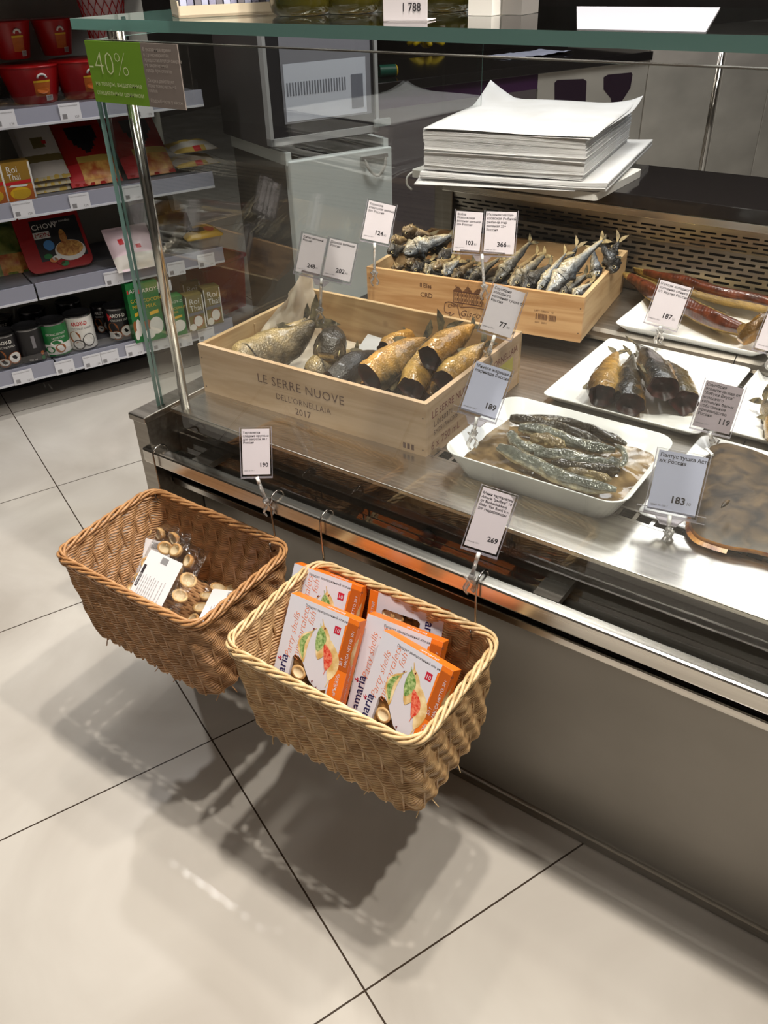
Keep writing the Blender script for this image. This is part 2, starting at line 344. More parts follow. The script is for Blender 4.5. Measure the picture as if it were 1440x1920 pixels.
for px, y in ((0.99, -0.275), (2.3, -0.275)):
    MB().lathe([(0.007, 1.243), (0.007, 1.259)], 14, M=Matrix.Translation((px, y, 0))).build('glass_spacer', CHROME, ctr)
MB().box((0.950, -0.2945, 1.2462), (X1, -0.2855, 1.2476)).build('glass_top_trim', STEEL, ctr)
# discount sticker on the glass
GREEN = mat('sticker_green', srgb(110, 150, 45), 0.5); GREYS = mat('sticker_grey', srgb(128, 118, 112), 0.5); STXT = mat('sticker_text', srgb(205, 215, 165), 0.5); STX2 = mat('sticker_text_grey', srgb(185, 176, 168), 0.5)
st = MB(); Y = -0.2958
st.box((0.951, Y, 1.166), (1.0705, -0.2942, 1.246), 0); st.box((1.0705, Y, 1.166), (1.144, -0.2942, 1.246), 1)
FM = lambda x, z, dy=0.0004: frame((x, Y-dy, z), (1, 0, 0), (0, 0, 1))
st.text('-40%', 0.044, FM(0.950, 1.203), 2, thin=-0.022, sx=1.02)
st.text('на товары, выделенные', 0.0088, FM(1.010, 1.1885), 2, 'CENTER'); st.text('специальным ценником', 0.0088, FM(1.010, 1.1765), 2, 'CENTER')
for i, s in enumerate(['В указанное время', 'в супермаркетах', 'предоставляется скидка', 'на выделенный', 'товар при оплате', '', 'Скидка действует', 'пока товар есть на', 'полке', '', 'Подробности у кассы']):
    st.text(s, 0.0062, FM(1.0745, 1.2365-i*0.0064), 3)
st = st.build('discount_sticker', [GREEN, GREYS, STXT, STX2]); tag(st, 'green and grey minus 40 percent discount sticker stuck to the glass corner', 'sticker')
# ------------------------------------------------------------------ wicker baskets hanging on the rail
def wicker(name, c1, c2):
    m = mat(name, c1, 0.38); add_noise(m, c1, c2, (1, 1, 1), 60, 3, 0.3, 0.7); return m
WK1 = wicker('wicker_brown', (0.30, 0.155, 0.065, 1), (0.55, 0.31, 0.15, 1)); WK2 = wicker('wicker_honey', (0.36, 0.20, 0.085, 1), (0.66, 0.44, 0.22, 1))
WKR1 = wicker('wicker_rim_brown', (0.34, 0.16, 0.06, 1), (0.52, 0.28, 0.12, 1)); WKR2 = wicker('wicker_rim_honey', (0.50, 0.32, 0.14, 1), (0.78, 0.58, 0.33, 1))
def peri(w, d, r, s):     # point and outward normal at fraction s of a rounded rectangle
    sw, sd, sa = w-2*r, d-2*r, pi*r/2; tot = 2*sw+2*sd+4*sa; t = (s % 1.0)*tot
    segs = [(sw, 's', V((-w/2+r, -d/2, 0)), V((1, 0, 0)), V((0, -1, 0))), (sa, 'a', V((w/2-r, -d/2+r, 0)), -90, 0), (sd, 's', V((w/2, -d/2+r, 0)), V((0, 1, 0)), V((1, 0, 0))),
            (sa, 'a', V((w/2-r, d/2-r, 0)), 0, 0), (sw, 's', V((w/2-r, d/2, 0)), V((-1, 0, 0)), V((0, 1, 0))), (sa, 'a', V((-w/2+r, d/2-r, 0)), 90, 0),
            (sd, 's', V((-w/2, d/2-r, 0)), V((0, -1, 0)), V((-1, 0, 0))), (sa, 'a', V((-w/2+r, -d/2+r, 0)), 180, 0)]
    for L, k, a, b, c in segs:
        if t <= L or segs[-1][0] is L and k == 'a' and a == segs[-1][2]:
            if k == 's': return a+b*t, c
            an = math.radians(b)+min(t/L, 1)*pi/2; n = V((math.cos(an), math.sin(an), 0)); return a+n*r, n
        t -= L
BW, BD, BH = 0.338, 0.220, 0.180
def bsize(h): k = 0.93+0.07*(h/BH)**0.8; return BW*k, BD*k
def basket(name_label, loc, rot, wm, rm, group):
    t = thing('wicker_basket', name_label, 'basket', loc, group); t.rotation_euler = rot
    NS = 64; R = 36; m = MB(); rnd = random.Random(3)
    for r in range(R):
        h = 0.006+(BH-0.012)*r/(R-1); w_, d_ = bsize(h); pts = []
        for k in range(NS*4):
            s = k/(NS*4); p, n = peri(w_, d_, 0.030, s)
            a = 0.0027*math.sin(2*pi*(k/8.0)+r*2*pi/15.0)+0.0006*math.sin(k*0.31+r)
            pts.append(p+n*a+V((0, 0, h+0.0009*math.sin(k*0.7+r*1.3))))
        m.tube(pts, 0.00235, 5, closed=True)
    m.build('woven_wall', wm, t, world=False)
    s_ = MB()
    for k in range(NS//2):
        pts = []
        for j in range(6):
            h = BH*j/5; w_, d_ = bsize(h); p, n = peri(w_, d_, 0.030, (k+0.5)/(NS/2)); pts.append(p+V((0, 0, h)))
        s_.tube(pts, 0.0021, 5)
    s_.build('stakes', wm, t, world=False)
    f = MB(); w_, d_ = bsize(0)
    for i in range(30):
        y = -d_/2+0.008+(d_-0.016)*i/29; xe = w_/2-0.004-(0.022 if i in (0, 29) else 0.01 if i in (1, 28) else 0)
        f.tube([(lerp(-xe, xe, k/40), y, 0.004+0.0022*math.sin(k*pi/2+i*pi)) for k in range(41)], 0.0038, 5)
    for i in range(12):
        x = -w_/2+0.02+(w_-0.04)*i/11; f.tube([(x, -d_/2+0.006, 0.003), (x, d_/2-0.006, 0.003)], 0.003, 5)
    f.build('woven_base', wm, t, world=False)
    rim = MB(); w_, d_ = bsize(BH)
    for q in range(4):
        pts = []
        for k in range(240):
            p, n = peri(w_+0.004, d_+0.004, 0.030, k/240); a = 2*pi*k/240*11+q*2*pi/4
            pts.append(p+n*0.0050*math.cos(a)+V((0, 0, BH+0.002+0.0040*math.sin(a)+0.0009*math.sin(k*.21+q))))
        rim.tube(pts, 0.0027, 6, closed=True)
    for q in range(3):
        pts = []
        for k in range(240):
            p, n = peri(w_+0.004, d_+0.004, 0.030, k/240); a = 2*pi*k/240*8+q*2*pi/3
            pts.append(p+n*0.0035*math.cos(a)+V((0, 0, BH-0.006+0.003*math.sin(a))))
        rim.tube(pts, 0.0024, 6, closed=True)
    e = rim
    for k in range(26):
        s = rnd.random(); p, n = peri(w_*0.92, d_*0.92, 0.03, s); z = rnd.choice([0.002, 0.004, 0.02]); q2 = p+n*0.008+V((rnd.uniform(-.01, .01), rnd.uniform(-.01, .01), z-rnd.uniform(0.004, 0.012)))
        e.tube([p+V((0, 0, z)), q2], 0.0009, 4)
    rim.build('braided_rim', rm, t, world=False)
    return t
BK = [((1.139, -0.456, 0.328), 0.0, 'brown woven wicker basket of clear biscuit bags, hanging by the counter corner', WK1, WKR1),
      ((1.538, -0.457, 0.327), 0.0, 'honey-coloured wicker basket full of orange and white tartlet boxes', WK2, WKR2)]
TILT = math.radians(3.5)
baskets = []
for loc, rz, lab, a, b_ in BK: baskets.append(basket(lab, loc, (TILT, 0, rz+0.004), a, b_, 'wicker baskets on the rail'))
# S-hooks
HK = mat('hook_wire', (0.33, 0.30, 0.27, 1), 0.25, 1.0)
HX = [(0.985, 'leftmost wire hook on the rail, holding the left end of the biscuit basket'), (1.270, 'wire hook on the rail at the right end of the biscuit basket'),
      (1.376, 'wire hook on the rail at the left end of the tartlet-box basket'), (1.662, 'rightmost wire hook on the rail, holding the right end of the tartlet-box basket')]
for x, lab in HX:
    o = V((x, -0.345, 0.52)); pts = []
    for k in range(9): a = math.radians(20+200*k/8); pts.append(V((x, -0.336+0.0155*-math.cos(a)*-1, 0.590+0.012*math.sin(a))))
    pts = [V((x, -0.318, 0.578))]+[V((x, -0.3345+0.0165*math.cos(math.radians(a)), 0.590+0.0135*math.sin(math.radians(a)))) for a in range(0, 181, 20)]
    pts += [V((x, -0.351, 0.57)), V((x, -0.350, 0.535)), V((x+0.001, -0.350, 0.505))]
    pts += [V((x+0.001, -0.357+0.007*math.cos(math.radians(a)), 0.502+0.007*math.sin(math.radians(a)))) for a in range(0, -181, -30)]
    pts += [V((x, -0.364, 0.515))]
    tag(MB().tube(pts, 0.0017, 8).build('wire_hook', HK), lab, 'hook', 'wire hooks on the rail')
# ------------------------------------------------------------------ biscuit bags
_n, _l = FILM.node_tree.nodes, FILM.node_tree.links
_z = _n.new('ShaderNodeTexNoise'); _z.inputs['Scale'].default_value = 45; _z.inputs['Detail'].default_value = 3; _z.inputs['Distortion'].default_value = 1.5; _t = _n.new('ShaderNodeTexCoord'); _l.new(_t.outputs['Object'], _z.inputs['Vector'])
_b = _n.new('ShaderNodeBump'); _b.inputs['Strength'].default_value = 1.0; _b.inputs['Distance'].default_value = 0.004; _l.new(_z.outputs['Fac'], _b.inputs['Height'])
for _q in _n:
    if _q.type in ('BSDF_GLOSSY', 'FRESNEL'): _l.new(_b.outputs[0], _q.inputs['Normal'])
CRUST = add_noise(mat('tartlet_crust', (0.62, 0.33, 0.12, 1), 0.5), (0.42, 0.20, 0.06, 1), (0.72, 0.50, 0.24, 1), (1, 1, 1), 40, 3); CREAM = mat('tartlet_inside', (0.74, 0.60, 0.38, 1), 0.6)
LAB = mat('bag_label', (0.80, 0.79, 0.81, 1), 0.4); 
def tartlet(m, M, r=0.0135):
    n = 20; rings = []
    for rr, z in ((0.55, 0), (0.9, 0.004), (1.0, 0.010), (0.96, 0.0125), (0.72, 0.0115), (0.5, 0.005), (0.02, 0.004)):
        rings.append([V((rr*r*math.cos(2*pi*k/n), rr*r*0.82*math.sin(2*pi*k/n), z)) for k in range(n)])
    m.loft(rings[:5], 0, True, True, False, M); m.loft(rings[4:], 1, True, False, True, M)
def biscuit_bag(label, P, xd, yd, W_, H_, lab, tarts, seed, blab=True):
    t = thing('biscuit_bag', label, 'bag of biscuits', P, 'clear bags of mini tartlets')
    F = frame(P, xd, yd); rnd = random.Random(seed)
    f = MB(); nx, ny = 22, 26; top = []; 
    for side in (1, -1):
        vs = []
        for j in range(ny+1):
            for i in range(nx+1):
                u, v = i/nx, j/ny; e = (math.sin(pi*u)*math.sin(pi*min(max((v-0.05)/0.9, 0), 1)))
                x = (u-0.5)*W_; y = (v-0.5)*H_; nz = noise.noise(V((x*38+seed, y*38, side*3)))+0.5*noise.noise(V((x*90, y*90, seed)))
                z = side*(0.0005+0.011*max(e, 0)**0.45)+0.0032*nz*(0.3+max(e, 0))
                vs.append((x+0.002*nz, y+0.002*nz, z+0.010))
        fs = [(j*(nx+1)+i, j*(nx+1)+i+1, (j+1)*(nx+1)+i+1, (j+1)*(nx+1)+i) for j in range(ny) for i in range(nx)]
        if side < 0: fs = [x[::-1] for x in fs]
        f.add(vs, fs, 0, True, F)
    f.build('bag_film', FILM, t)
    for (x, y) in tarts:
        m = MB(); tilt = Matrix.Rotation(rnd.uniform(-0.5, 0.5), 4, 'X') @ Matrix.Rotation(rnd.uniform(-0.5, 0.5), 4, 'Y')
        tartlet(m, F @ Matrix.Translation((x, y, 0.004)) @ tilt, rnd.uniform(0.0148, 0.0170)); m.build('tartlet', [CRUST, CREAM], t)
    L = MB(); x0, y0, x1, y1 = lab; zz = 0.0235
    rr = rrect(x1-x0, y1-y0, 0.003, 3, 0, (x0+x1)/2, (y0+y1)/2); L.add([(p.x, p.y, zz) for p in rr], [tuple(range(len(rr)))], 0, False, F)
    G = F @ Matrix.Translation((0, 0, zz+0.0004)); w_ = x1-x0; h_ = y1-y0
    if blab:
        L.add([(x0+0.003, y0+h_*0.30, 0), (x0+0.009, y0+h_*0.30, 0), (x0+0.009, y0+h_*0.72, 0), (x0+0.003, y0+h_*0.72, 0)], [(0, 1, 2, 3)], 1, False, G)
        L.text('ФОРВЕРД', 0.0048, G @ Matrix.Translation((x0+0.0078, y0+h_*0.32, 0.0003)) @ Matrix.Rotation(pi/2, 4, 'Z'), 0, sx=1.0)
    cx = x0+0.014
    for j, (s, fr) in enumerate([(0.0, .9), (.05, .7), (.10, .95), (.15, .95), (.20, .95), (.25, .9), (.30, .95), (.36, .6), (.45, .95), (.52, .95)]):
        xx = cx+(w_-0.016)*s*1.55
        if xx < x1-0.002: L.text('состав мука пшеничная масло соль' if j % 2 else 'тарталетки хранить при t не выше', 0.0030, G @ Matrix.Translation((xx, y0+0.004, 0)) @ Matrix.Rotation(pi/2, 4, 'Z'), 2, sx=min(1.0, fr*h_/0.062))
    for k in range(15): L.box((x0+w_*0.42+k*0.0011, y1-0.016, 0), (x0+w_*0.42+k*0.0011+(0.0003+0.0004*(k % 2)), y1-0.004, 0.0001), 1, G)
    L.build('paper_label', [LAB, INK, INKG], t)
    return t
zf = 0.336
def bagdirs(p0, p1, p2, z0, z1):   # top-left, top-right, bottom-left label pixels on a slanted plane
    return onz(*p0, z1), onz(*p1, z1), onz(*p2, z0)
A, B_, C_ = bagdirs((291, 1022), (367, 1056), (250, 1108), 0.392, 0.450)
cx_ = (B_+C_)/2; cx_.z -= 0.0135
biscuit_bag('clear bag of mini tartlets lying on top with a large white label and black badge', cx_, B_-A, A-C_, 0.130, 0.165, (-0.046, -0.056, 0.036, 0.044),
            [(-0.045, 0.02), (-0.044, -0.008), (-0.046, -0.036), (-0.03, 0.058), (0.0, 0.060), (0.038, 0.052), (0.050, 0.02), (0.050, -0.012), (0.046, -0.048), (0.0, 0.0), (-0.01, -0.03), (0.01, 0.02)], 5)
A, B_, C_ = bagdirs((270, 985), (345, 1003), (240, 1070), 0.372, 0.445)
cx_ = (B_+C_)/2; cx_.z -= 0.026; cx_.y += 0.004
biscuit_bag('clear bag of mini tartlets half hidden beneath the top bag, at the back', cx_, B_-A, A-C_, 0.125, 0.16, (-0.042, -0.048, 0.034, 0.042),
            [(-0.035, 0.055), (-0.003, 0.057), (0.03, 0.055), (-0.045, -0.02), (0.045, 0.0), (0, 0), (0.04, -0.04)], 9)
A, B_, C_ = bagdirs((410, 1092), (462, 1098), (370, 1165), 0.352, 0.365)
cx_ = (B_+C_)/2; cx_.z -= 0.021; cx_.x += 0.004
biscuit_bag('clear bag of mini tartlets lying flat at the right end of the basket', cx_, B_-A, A-C_, 0.11, 0.155, (-0.032, -0.062, 0.044, 0.034),
            [(-0.03, 0.045), (0.0, 0.05), (0.03, 0.045), (-0.042, 0.02), (-0.042, -0.008), (-0.044, -0.035), (0.0, 0.0), (0.02, -0.03)], 13, False)
# ------------------------------------------------------------------ tartlet boxes
OR_ = mat('carton_orange', srgb(232, 120, 35), 0.35); ORD = mat('carton_rust', srgb(178, 88, 30), 0.35); CW = mat('carton_white', srgb(212, 212, 222), 0.32)
SCR = mat('script_orange', srgb(225, 130, 90), 0.4); NAVY = mat('logo_navy', srgb(35, 35, 85), 0.4); REDL = mat('logo_red', srgb(190, 35, 60), 0.4)
PGR = add_noise(mat('printed_green', srgb(120, 160, 80), 0.4), srgb(85, 130, 55), srgb(185, 205, 140), (1, 1, 1), 220, 3); PRED = add_noise(mat('printed_red', srgb(200, 50, 35), 0.4), srgb(205, 45, 30), srgb(235, 140, 110), (1, 1, 1), 260, 3)
PCR = add_noise(mat('printed_pastry', srgb(230, 205, 150), 0.4), srgb(205, 165, 95), srgb(240, 222, 175), (1, 1, 1), 60, 3); PBR = mat('printed_dark_tip', srgb(110, 30, 35), 0.4)
WINB = add_noise(mat('tartlet_pile', srgb(95, 60, 30), 0.5), srgb(50, 30, 15), srgb(170, 125, 70), (1, 1, 1), 70, 4)
BWd, BHt, BTh = 0.130, 0.188, 0.021
def arcshape(cx, cy, L, wd, ang, bend, n=14, t0=0.0, t1=1.0):   # fish-shaped tartlet seen from the side
    up = []; dn = []
    for i in range(n+1):
        t = lerp(t0, t1, i/n); x = (t-0.5)*L; y = bend*math.sin(pi*t)*L; h = wd*math.sin(pi*min(t*1.15, 1))**0.7*(1 if t < 0.85 else 0.45+2.2*abs(t-0.9))+wd*0.06
        up.append((x, y+h*0.5)); dn.append((x, y-h*0.5))
    p = up+dn[::-1]; c, s = math.cos(ang), math.sin(ang); return [(cx+x*c-y*s, cy+x*s+y*c) for x, y in p]
def tart_box(label, TL, TR, lean, roll=0.0, back=False):
    # local frame: x along the top edge, y up the face, z out of the face; origin = bottom centre of the front face
    x = (TR-TL).normalized(); upv = V((0, math.sin(lean), math.cos(lean))); upv = upv+x*math.tan(roll)
    y = (upv-x*upv.dot(x)).normalized(); z = x.cross(y); C0 = (TL+TR)/2-y*BHt
    t = thing('tartlet_box', label, 'food carton', C0, 'tartlet boxes in the honey basket'); F = frame(C0, x, y)
    w2 = BWd/2; m = MB()
    m.add([(-w2, 0, 0), (w2, 0, 0), (w2, BHt, 0), (-w2, BHt, 0), (-w2, 0, -BTh), (w2, 0, -BTh), (w2, BHt, -BTh), (-w2, BHt, -BTh)], [(3, 2, 6, 7), (1, 5, 6, 2), (0, 3, 7, 4), (0, 4, 5, 1), (4, 7, 6, 5)], 0, False, F)
    win = [(-0.036, 0.010), (-0.036, 0.092), (-0.033, 0.097), (-0.026, 0.098), (-0.016, 0.092), (-0.007, 0.080), (0.003, 0.068), (0.014, 0.062), (0.026, 0.061), (0.036, 0.066), (0.037, 0.010)] if not back else \
          [(-0.040, 0.02), (-0.040, 0.160), (-0.036, 0.164), (0.022, 0.164), (0.027, 0.160), (0.027, 0.02)]
    # front face as white sheet with a hole: build by strips around the window
    import mathutils.geometry as mg
    outer = [V((-w2, 0, 0)), V((w2, 0, 0)), V((w2, BHt, 0)), V((-w2, BHt, 0))]; hole = [V((a, b, 0)) for a, b in win]
    tri = mg.tessellate_polygon([outer, hole[::-1]]); allv = outer+hole[::-1]
    m.add(allv, [tuple(q) for q in tri], 1, False, F)
    m.add([(a, b, 0.0) for a, b in win]+[(a, b, -0.006) for a, b in win], [(i, (i+1) % len(win), len(win)+(i+1) % len(win), len(win)+i) for i in range(len(win))], 1, False, F)
    m.add([(a, b, -0.0062) for a, b in win], [tuple(range(len(win)))], 2, False, F)
    G = F @ Matrix.Translation((0, 0, 0.0003)); G2 = F @ Matrix.Translation((0, 0, 0.0006)); Rz = Matrix.Rotation(pi/2, 4, 'Z')
    def at(x_, y_, g=G): return g @ Matrix.Translation((x_, y_, 0))
    if not back:
        m.poly([(0.040, 0), (w2, 0), (w2, BHt), (0.046, BHt), (0.046, BHt-0.012), (0.043, BHt-0.014), (0.043, 0.105), (0.038, 0.100)], 3, G)   # orange side band
        m.poly([(0.044, 0.105), (w2, 0.105), (w2, BHt-0.008), (0.047, BHt-0.008)], 4, G2)
        for i, (s, sz) in enumerate((('50 г', 0.0075), ('МАССА НЕТТО: 50 г', 0.0062))): m.text(s, sz, at(0.053+i*0.008, 0.112, G2) @ Matrix.Translation((0, 0, .0003)) @ Rz, 1)
        m.text('ТАРТАЛЕТКИ «РЫБКИ»', 0.0085, at(0.054, 0.006, G2) @ Rz, 1, sx=0.95)
        for s, x_, y_ in (('Party shells', -0.040, 0.088), ('mini tartalets', -0.0255, 0.090), ('fish', -0.012, 0.152)): m.text(s, 0.0165, at(x_, y_) @ Rz, 5, shear=0.35, thin=-0.015)
        m.text('amaria', 0.021, at(-0.044, 0.036) @ Rz @ Matrix.Translation((0, 0, 0)), 6, thin=0.01); [m.poly([(-0.0575+a_, 0.082+b_), (-0.0575+a_-0.002*1, 0.082+b_+0.004), (-0.0575+a_+0.003, 0.082+b_+0.002)], 7, G) for a_, b_ in ((0, 0), (0, -0.004), (-0.003, -0.002))]
        m.text('Продукт замороженный или нежареный', 0.0052, at(-0.034, BHt-0.010), 8)
        m.poly([(0.026, BHt-0.032), (0.037, BHt-0.032), (0.037, BHt-0.020), (0.026, BHt-0.020)], 7, G); m.text('10', 0.009, at(0.0268, BHt-0.0295, G2), 1)
        A1 = 1.18
        for (cx, cy, L, wd, an, bd, mt) in ((-0.010, 0.122, 0.052, 0.015, math.radians(80), 0.20, 9), (-0.0125, 0.122, 0.042, 0.008, math.radians(80), 0.22, 10),
                                           (0.006, 0.138, 0.054, 0.020, math.radians(97), -0.10, 9), (0.003, 0.140, 0.038, 0.015, math.radians(97), -0.10, 10),
                                           (0.026, 0.108, 0.066, 0.018, math.radians(-78), 0.15, 9), (0.021, 0.111, 0.040, 0.013, math.radians(-78), 0.15, 11)):
            k = 0.0002 if mt == 9 else 0.0004; m.poly(arcshape(cx, cy, L*A1, wd*A1, an, bd), mt, F @ Matrix.Translation((0, 0, 0.0004+k+cx*0.004)))
        for a, b in ((0.010, 0.157), (-0.009, 0.150), (0.009, 0.070), (0.018, 0.063)): m.poly([(a-0.002, b-0.001), (a+0.001, b-0.002), (a+0.0015, b+0.002)], 12, F @ Matrix.Translation((0, 0, 0.0010)))
        tb = MB()
        for k, (a, b) in enumerate(((-0.020, 0.072), (0.008, 0.048), (-0.020, 0.042), (0.024, 0.044), (-0.004, 0.024))): tartlet(tb, F @ Matrix.Translation((a, b, -0.0062)) @ Matrix.Rotation(k*1.1, 4, 'Z') @ Matrix.Scale(0.35, 4, (0, 0, 1)), 0.014)
    else:
        m.poly([(-w2, 0), (-0.050, 0), (-0.050, BHt), (-w2, BHt)], 3, G); m.text('amaria', 0.022, at(0.036, BHt-0.02) @ Matrix.Rotation(-pi/2, 4, 'Z'), 6, thin=0.01)
        m.text('ТАРТАЛЕТКИ', 0.007, at(-0.054, BHt-0.065, G2) @ Rz, 1)
        tb = MB()
        for k in range(5): tartlet(tb, F @ Matrix.Translation((-0.03+0.016*(k % 3), 0.155-0.028*(k//2), -0.0062)) @ Matrix.Scale(0.35, 4, (0, 0, 1)), 0.012)
    # side and top print
    S = F @ Matrix.Translation((w2+0.0003, 0, 0)) @ Matrix(((0, 0, 1, 0), (0, 1, 0, 0), (-1, 0, 0, 0), (0, 0, 0, 1)))
    m.text('МИНИ ТАРТАЛЕТКИ «РЫБКИ»', 0.0065, S @ Matrix.Translation((0.012, 0.02, 0)) @ Rz, 1); m.poly(arcshape(0.010, 0.140, 0.055, 0.012, math.radians(85), 0.1), 9, S)
    Tm = F @ Matrix.Translation((0, BHt+0.0003, 0)) @ Matrix(((1, 0, 0, 0), (0, 0, 1, 0), (0, -1, 0, 0), (0, 0, 0, 1)))
    m.text('amaria', 0.013, Tm @ Matrix.Translation((0.0, 0.005, 0)), 1)
    m.build('carton', [OR_, CW, WINB, OR_, ORD, SCR, NAVY, REDL, INK, PCR, PGR, PRED, PBR], t)
    tb.build('tartlet_filling', [CRUST, CREAM], t)
    return t
for lab, a, b, z, lean, roll, bk in (
    ('tartlet box at the back left corner of the basket, partly behind another box', (550, 1055), (682, 1102), 0.518, 0.50, 0.0, False),
    ('tartlet box at the back right showing its plain side with a long window', (697, 1106), (832, 1152), 0.512, 0.32, 0.0, True),
    ('tartlet box mostly hidden between the reversed box and the front right box', (692, 1151), (829, 1204), 0.505, 0.48, 0.0, False),
    ('tartlet box at the front left of the basket with its orange side showing', (553, 1115), (667, 1163), 0.512, 0.50, 0.0, False),
    ('foremost tartlet box, at the right end of the basket', (716, 1180), (854, 1261), 0.512, 0.52, 0.03, False)):
    tart_box(lab, onz(*a, z), onz(*b, z), lean, roll, bk)
# ------------------------------------------------------------------ wooden wine boxes
BRN = mat('burnt_print', srgb(92, 58, 42), 0.7); RDP = mat('red_print', srgb(120, 50, 40), 0.7); YEL = mat('yellow_sticker', srgb(205, 195, 90), 0.6)
NAIL = mat('nail_head', (0.10, 0.06, 0.04, 1), 0.5, 0.6)
def wine_box(label, P, rotz, W_, D_, H_, wm, wi, deco):
    t = thing('wooden_wine_box', label, 'wooden box', P, None, rotz); th = 0.009
    def part(a, b, name, w=wm): return MB().box(a, b).build(name, w, t, world=False, bevel=0.0012)
    fb = MB().box((0, 0, 0), (W_, th, H_))
    nail = [(x, z) for x in (0.006, W_-0.006) for z in (0.2*H_, 0.75*H_)]
    for x, z in nail: fb.lathe([(0.0014, 0), (0.0012, 0.0003), (0.0001, 0.0003)], 8, 1, frame((x, 0, z), (1, 0, 0), (0, 0, 1)), cap0=False)
    deco(fb, t, th)
    fb.build('front_board', [wm, NAIL, BRN, RDP, YEL], t, world=False)
    part((0, D_-th, 0), (W_, D_, H_), 'back_board', wi); part((0, th+.0003, 0.0005), (th, D_-th-.0003, H_-.0005), 'side_board', wi)
    sb = MB().box((W_-th, th+.0003, 0.0005), (W_, D_-th-.0003, H_-.0005)); deco_side(sb, W_, D_, H_, label); sb.build('side_board', [wi if 'small dried' in label else wm, NAIL, BRN, RDP, YEL], t, world=False)
    MB().box((th, th, 0.001), (W_-th, D_-th, 0.007)).build('bottom_board', wi, t, world=False)
    for x in ((0.16,) if 'small dried' not in label else ()): MB().box((th, D_*0.42, 0.02), (th+0.002, D_*0.42+0.004, H_-0.01)).build('groove_strip', wi, t, world=False)
    return t
def serif_caps(m, s, size, M, mi, space=1.05):   # thin capitals with small serif bars at the feet and tops of the stems
    m.text(s, size, M, mi, thin=-0.018, space=space)
def deco_serre(fb, t, th):
    F = lambda x, z: frame((x, -0.0004, z), (1, 0, 0), (0, 0, 1))
    fb.text('LE SERRE NUOVE', 0.0242, F(0.140, 0.063), 2, thin=-0.006, space=1.08, sx=0.98); fb.text("DELL'ORNELLAIA", 0.0165, F(0.180, 0.038), 2, thin=-0.01, space=1.05, sx=0.93); fb.text('2017', 0.018, F(0.222, 0.018), 2, thin=0)
    for x, z in ((0.450, 0.020), (0.458, 0.020), (0.466, 0.020)): fb.box((x, -0.0004, z-0.004), (x+0.005, 0, z+0.006), 2)
def deco_side(m, W_, D_, H_, label):
    F = lambda y, z: frame((W_+0.0004, y, z), (0, 1, 0), (0, 0, 1))
    if 'pale pine' in label:
        m.text('LE SERRE NUOVE', 0.0185, F(0.018, 0.072), 3); m.text('L.0150371', 0.015, F(0.024, 0.054), 2); m.text('SM751706C006', 0.0125, F(0.024, 0.039), 2); m.text('6 x 750 mL', 0.021, F(0.016, 0.014), 3, thin=-0.01)
        m.text("ORNELLAIA", 0.0185, F(0.235, 0.074), 3); m.box((W_, 0.245, 0.040), (W_+0.0003, 0.315, 0.068), 4)
def deco_giscours(fb, t, th):
    F = lambda x, z, k=0.0004: frame((x, -k, z), (1, 0, 0), (0, 0, 1))
    fb.text('8 Elles', 0.0135, F(0.130, 0.067), 2, thin=0.01, sx=0.8); fb.text('CRD', 0.0145, F(0.131, 0.046), 2, sx=1.0)
    def r(x0, z0, x1, z1, k=0.0004, mi=2): fb.box((x0, -k, z0), (x1, 0, z1), mi)
    cx = 0.242   # chateau drawing
    r(cx-0.033, 0.044, cx+0.033, 0.046); r(cx-0.033, 0.068, cx+0.033, 0.0695)
    for i in range(12):
        x = cx-0.0325+i*0.0058; r(x, 0.046, x+0.0012, 0.068)
        r(x+0.0024, 0.049, x+0.0045, 0.055); r(x+0.0024, 0.059, x+0.0045, 0.065)
    for k in range(5): r(cx-0.034+k*0.0022, 0.0695+k*0.0022, cx-0.012-k*0.0018, 0.0706+k*0.0022); r(cx+0.012+k*0.0018, 0.0695+k*0.0022, cx+0.034-k*0.0022, 0.0706+k*0.0022)
    for k in range(6): r(cx-0.011+k*0.0018, 0.0700+k*0.0022, cx+0.011-k*0.0018, 0.0711+k*0.0022)
    r(cx-0.0004, 0.083, cx+0.0004, 0.089); r(cx-0.028, 0.078, cx-0.026, 0.082); r(cx+0.026, 0.078, cx+0.028, 0.082)
    fb.text('Château', 0.011, F(0.196, 0.030) @ Matrix.Rotation(0.25, 4, 'Z'), 2, shear=0.3); fb.text('Giscours', 0.0205, F(0.224, 0.016) @ Matrix.Rotation(0.02, 4, 'Z'), 2, shear=0.35, thin=-0.01)
    for pts in ([(0.190, 0.040), (0.200, 0.044), (0.216, 0.040), (0.222, 0.030)], [(0.190, 0.040), (0.189, 0.024), (0.196, 0.018), (0.204, 0.022), (0.199, 0.010), (0.212, 0.020)], [(0.222, 0.030), (0.228, 0.012), (0.250, 0.008), (0.290, 0.010), (0.300, 0.016)], [(0.226, 0.036), (0.255, 0.040), (0.296, 0.036), (0.302, 0.018)]):
        fb.tube([(a, -0.0003, b) for a, b in spline([(p[0], p[1], 0) for p in pts], 12) for b in [b]] if False else [(p.x, -0.0003, p.y) for p in spline([(q[0], q[1], 0) for q in pts], 14)], 0.0007, 4, 2)
    rnd = random.Random(2)
    for i in range(26):
        if rnd.random() < 0.75: r(0.389+i*0.0019, 0.036, 0.389+i*0.0019+0.0010, 0.048)
    fb.text('LAFT GIRCO   12', 0.0055, F(0.389, 0.052), 2); fb.text('0257   22017', 0.0050, F(0.392, 0.028), 2)
serre = wine_box('open pale pine wine box dated 2017 in front, holding larger smoked fish', (0.967, -0.190, 0.640), 0.035, 0.494, 0.350, 0.106, WOOD1, WOODIN, deco_serre)
gis = wine_box('open warm pine wine box with a chateau print, heaped with small dried fish', (1.007, 0.287, 0.6705), 0.132, 0.490, 0.335, 0.094, WOOD2, WOODIN, deco_giscours)
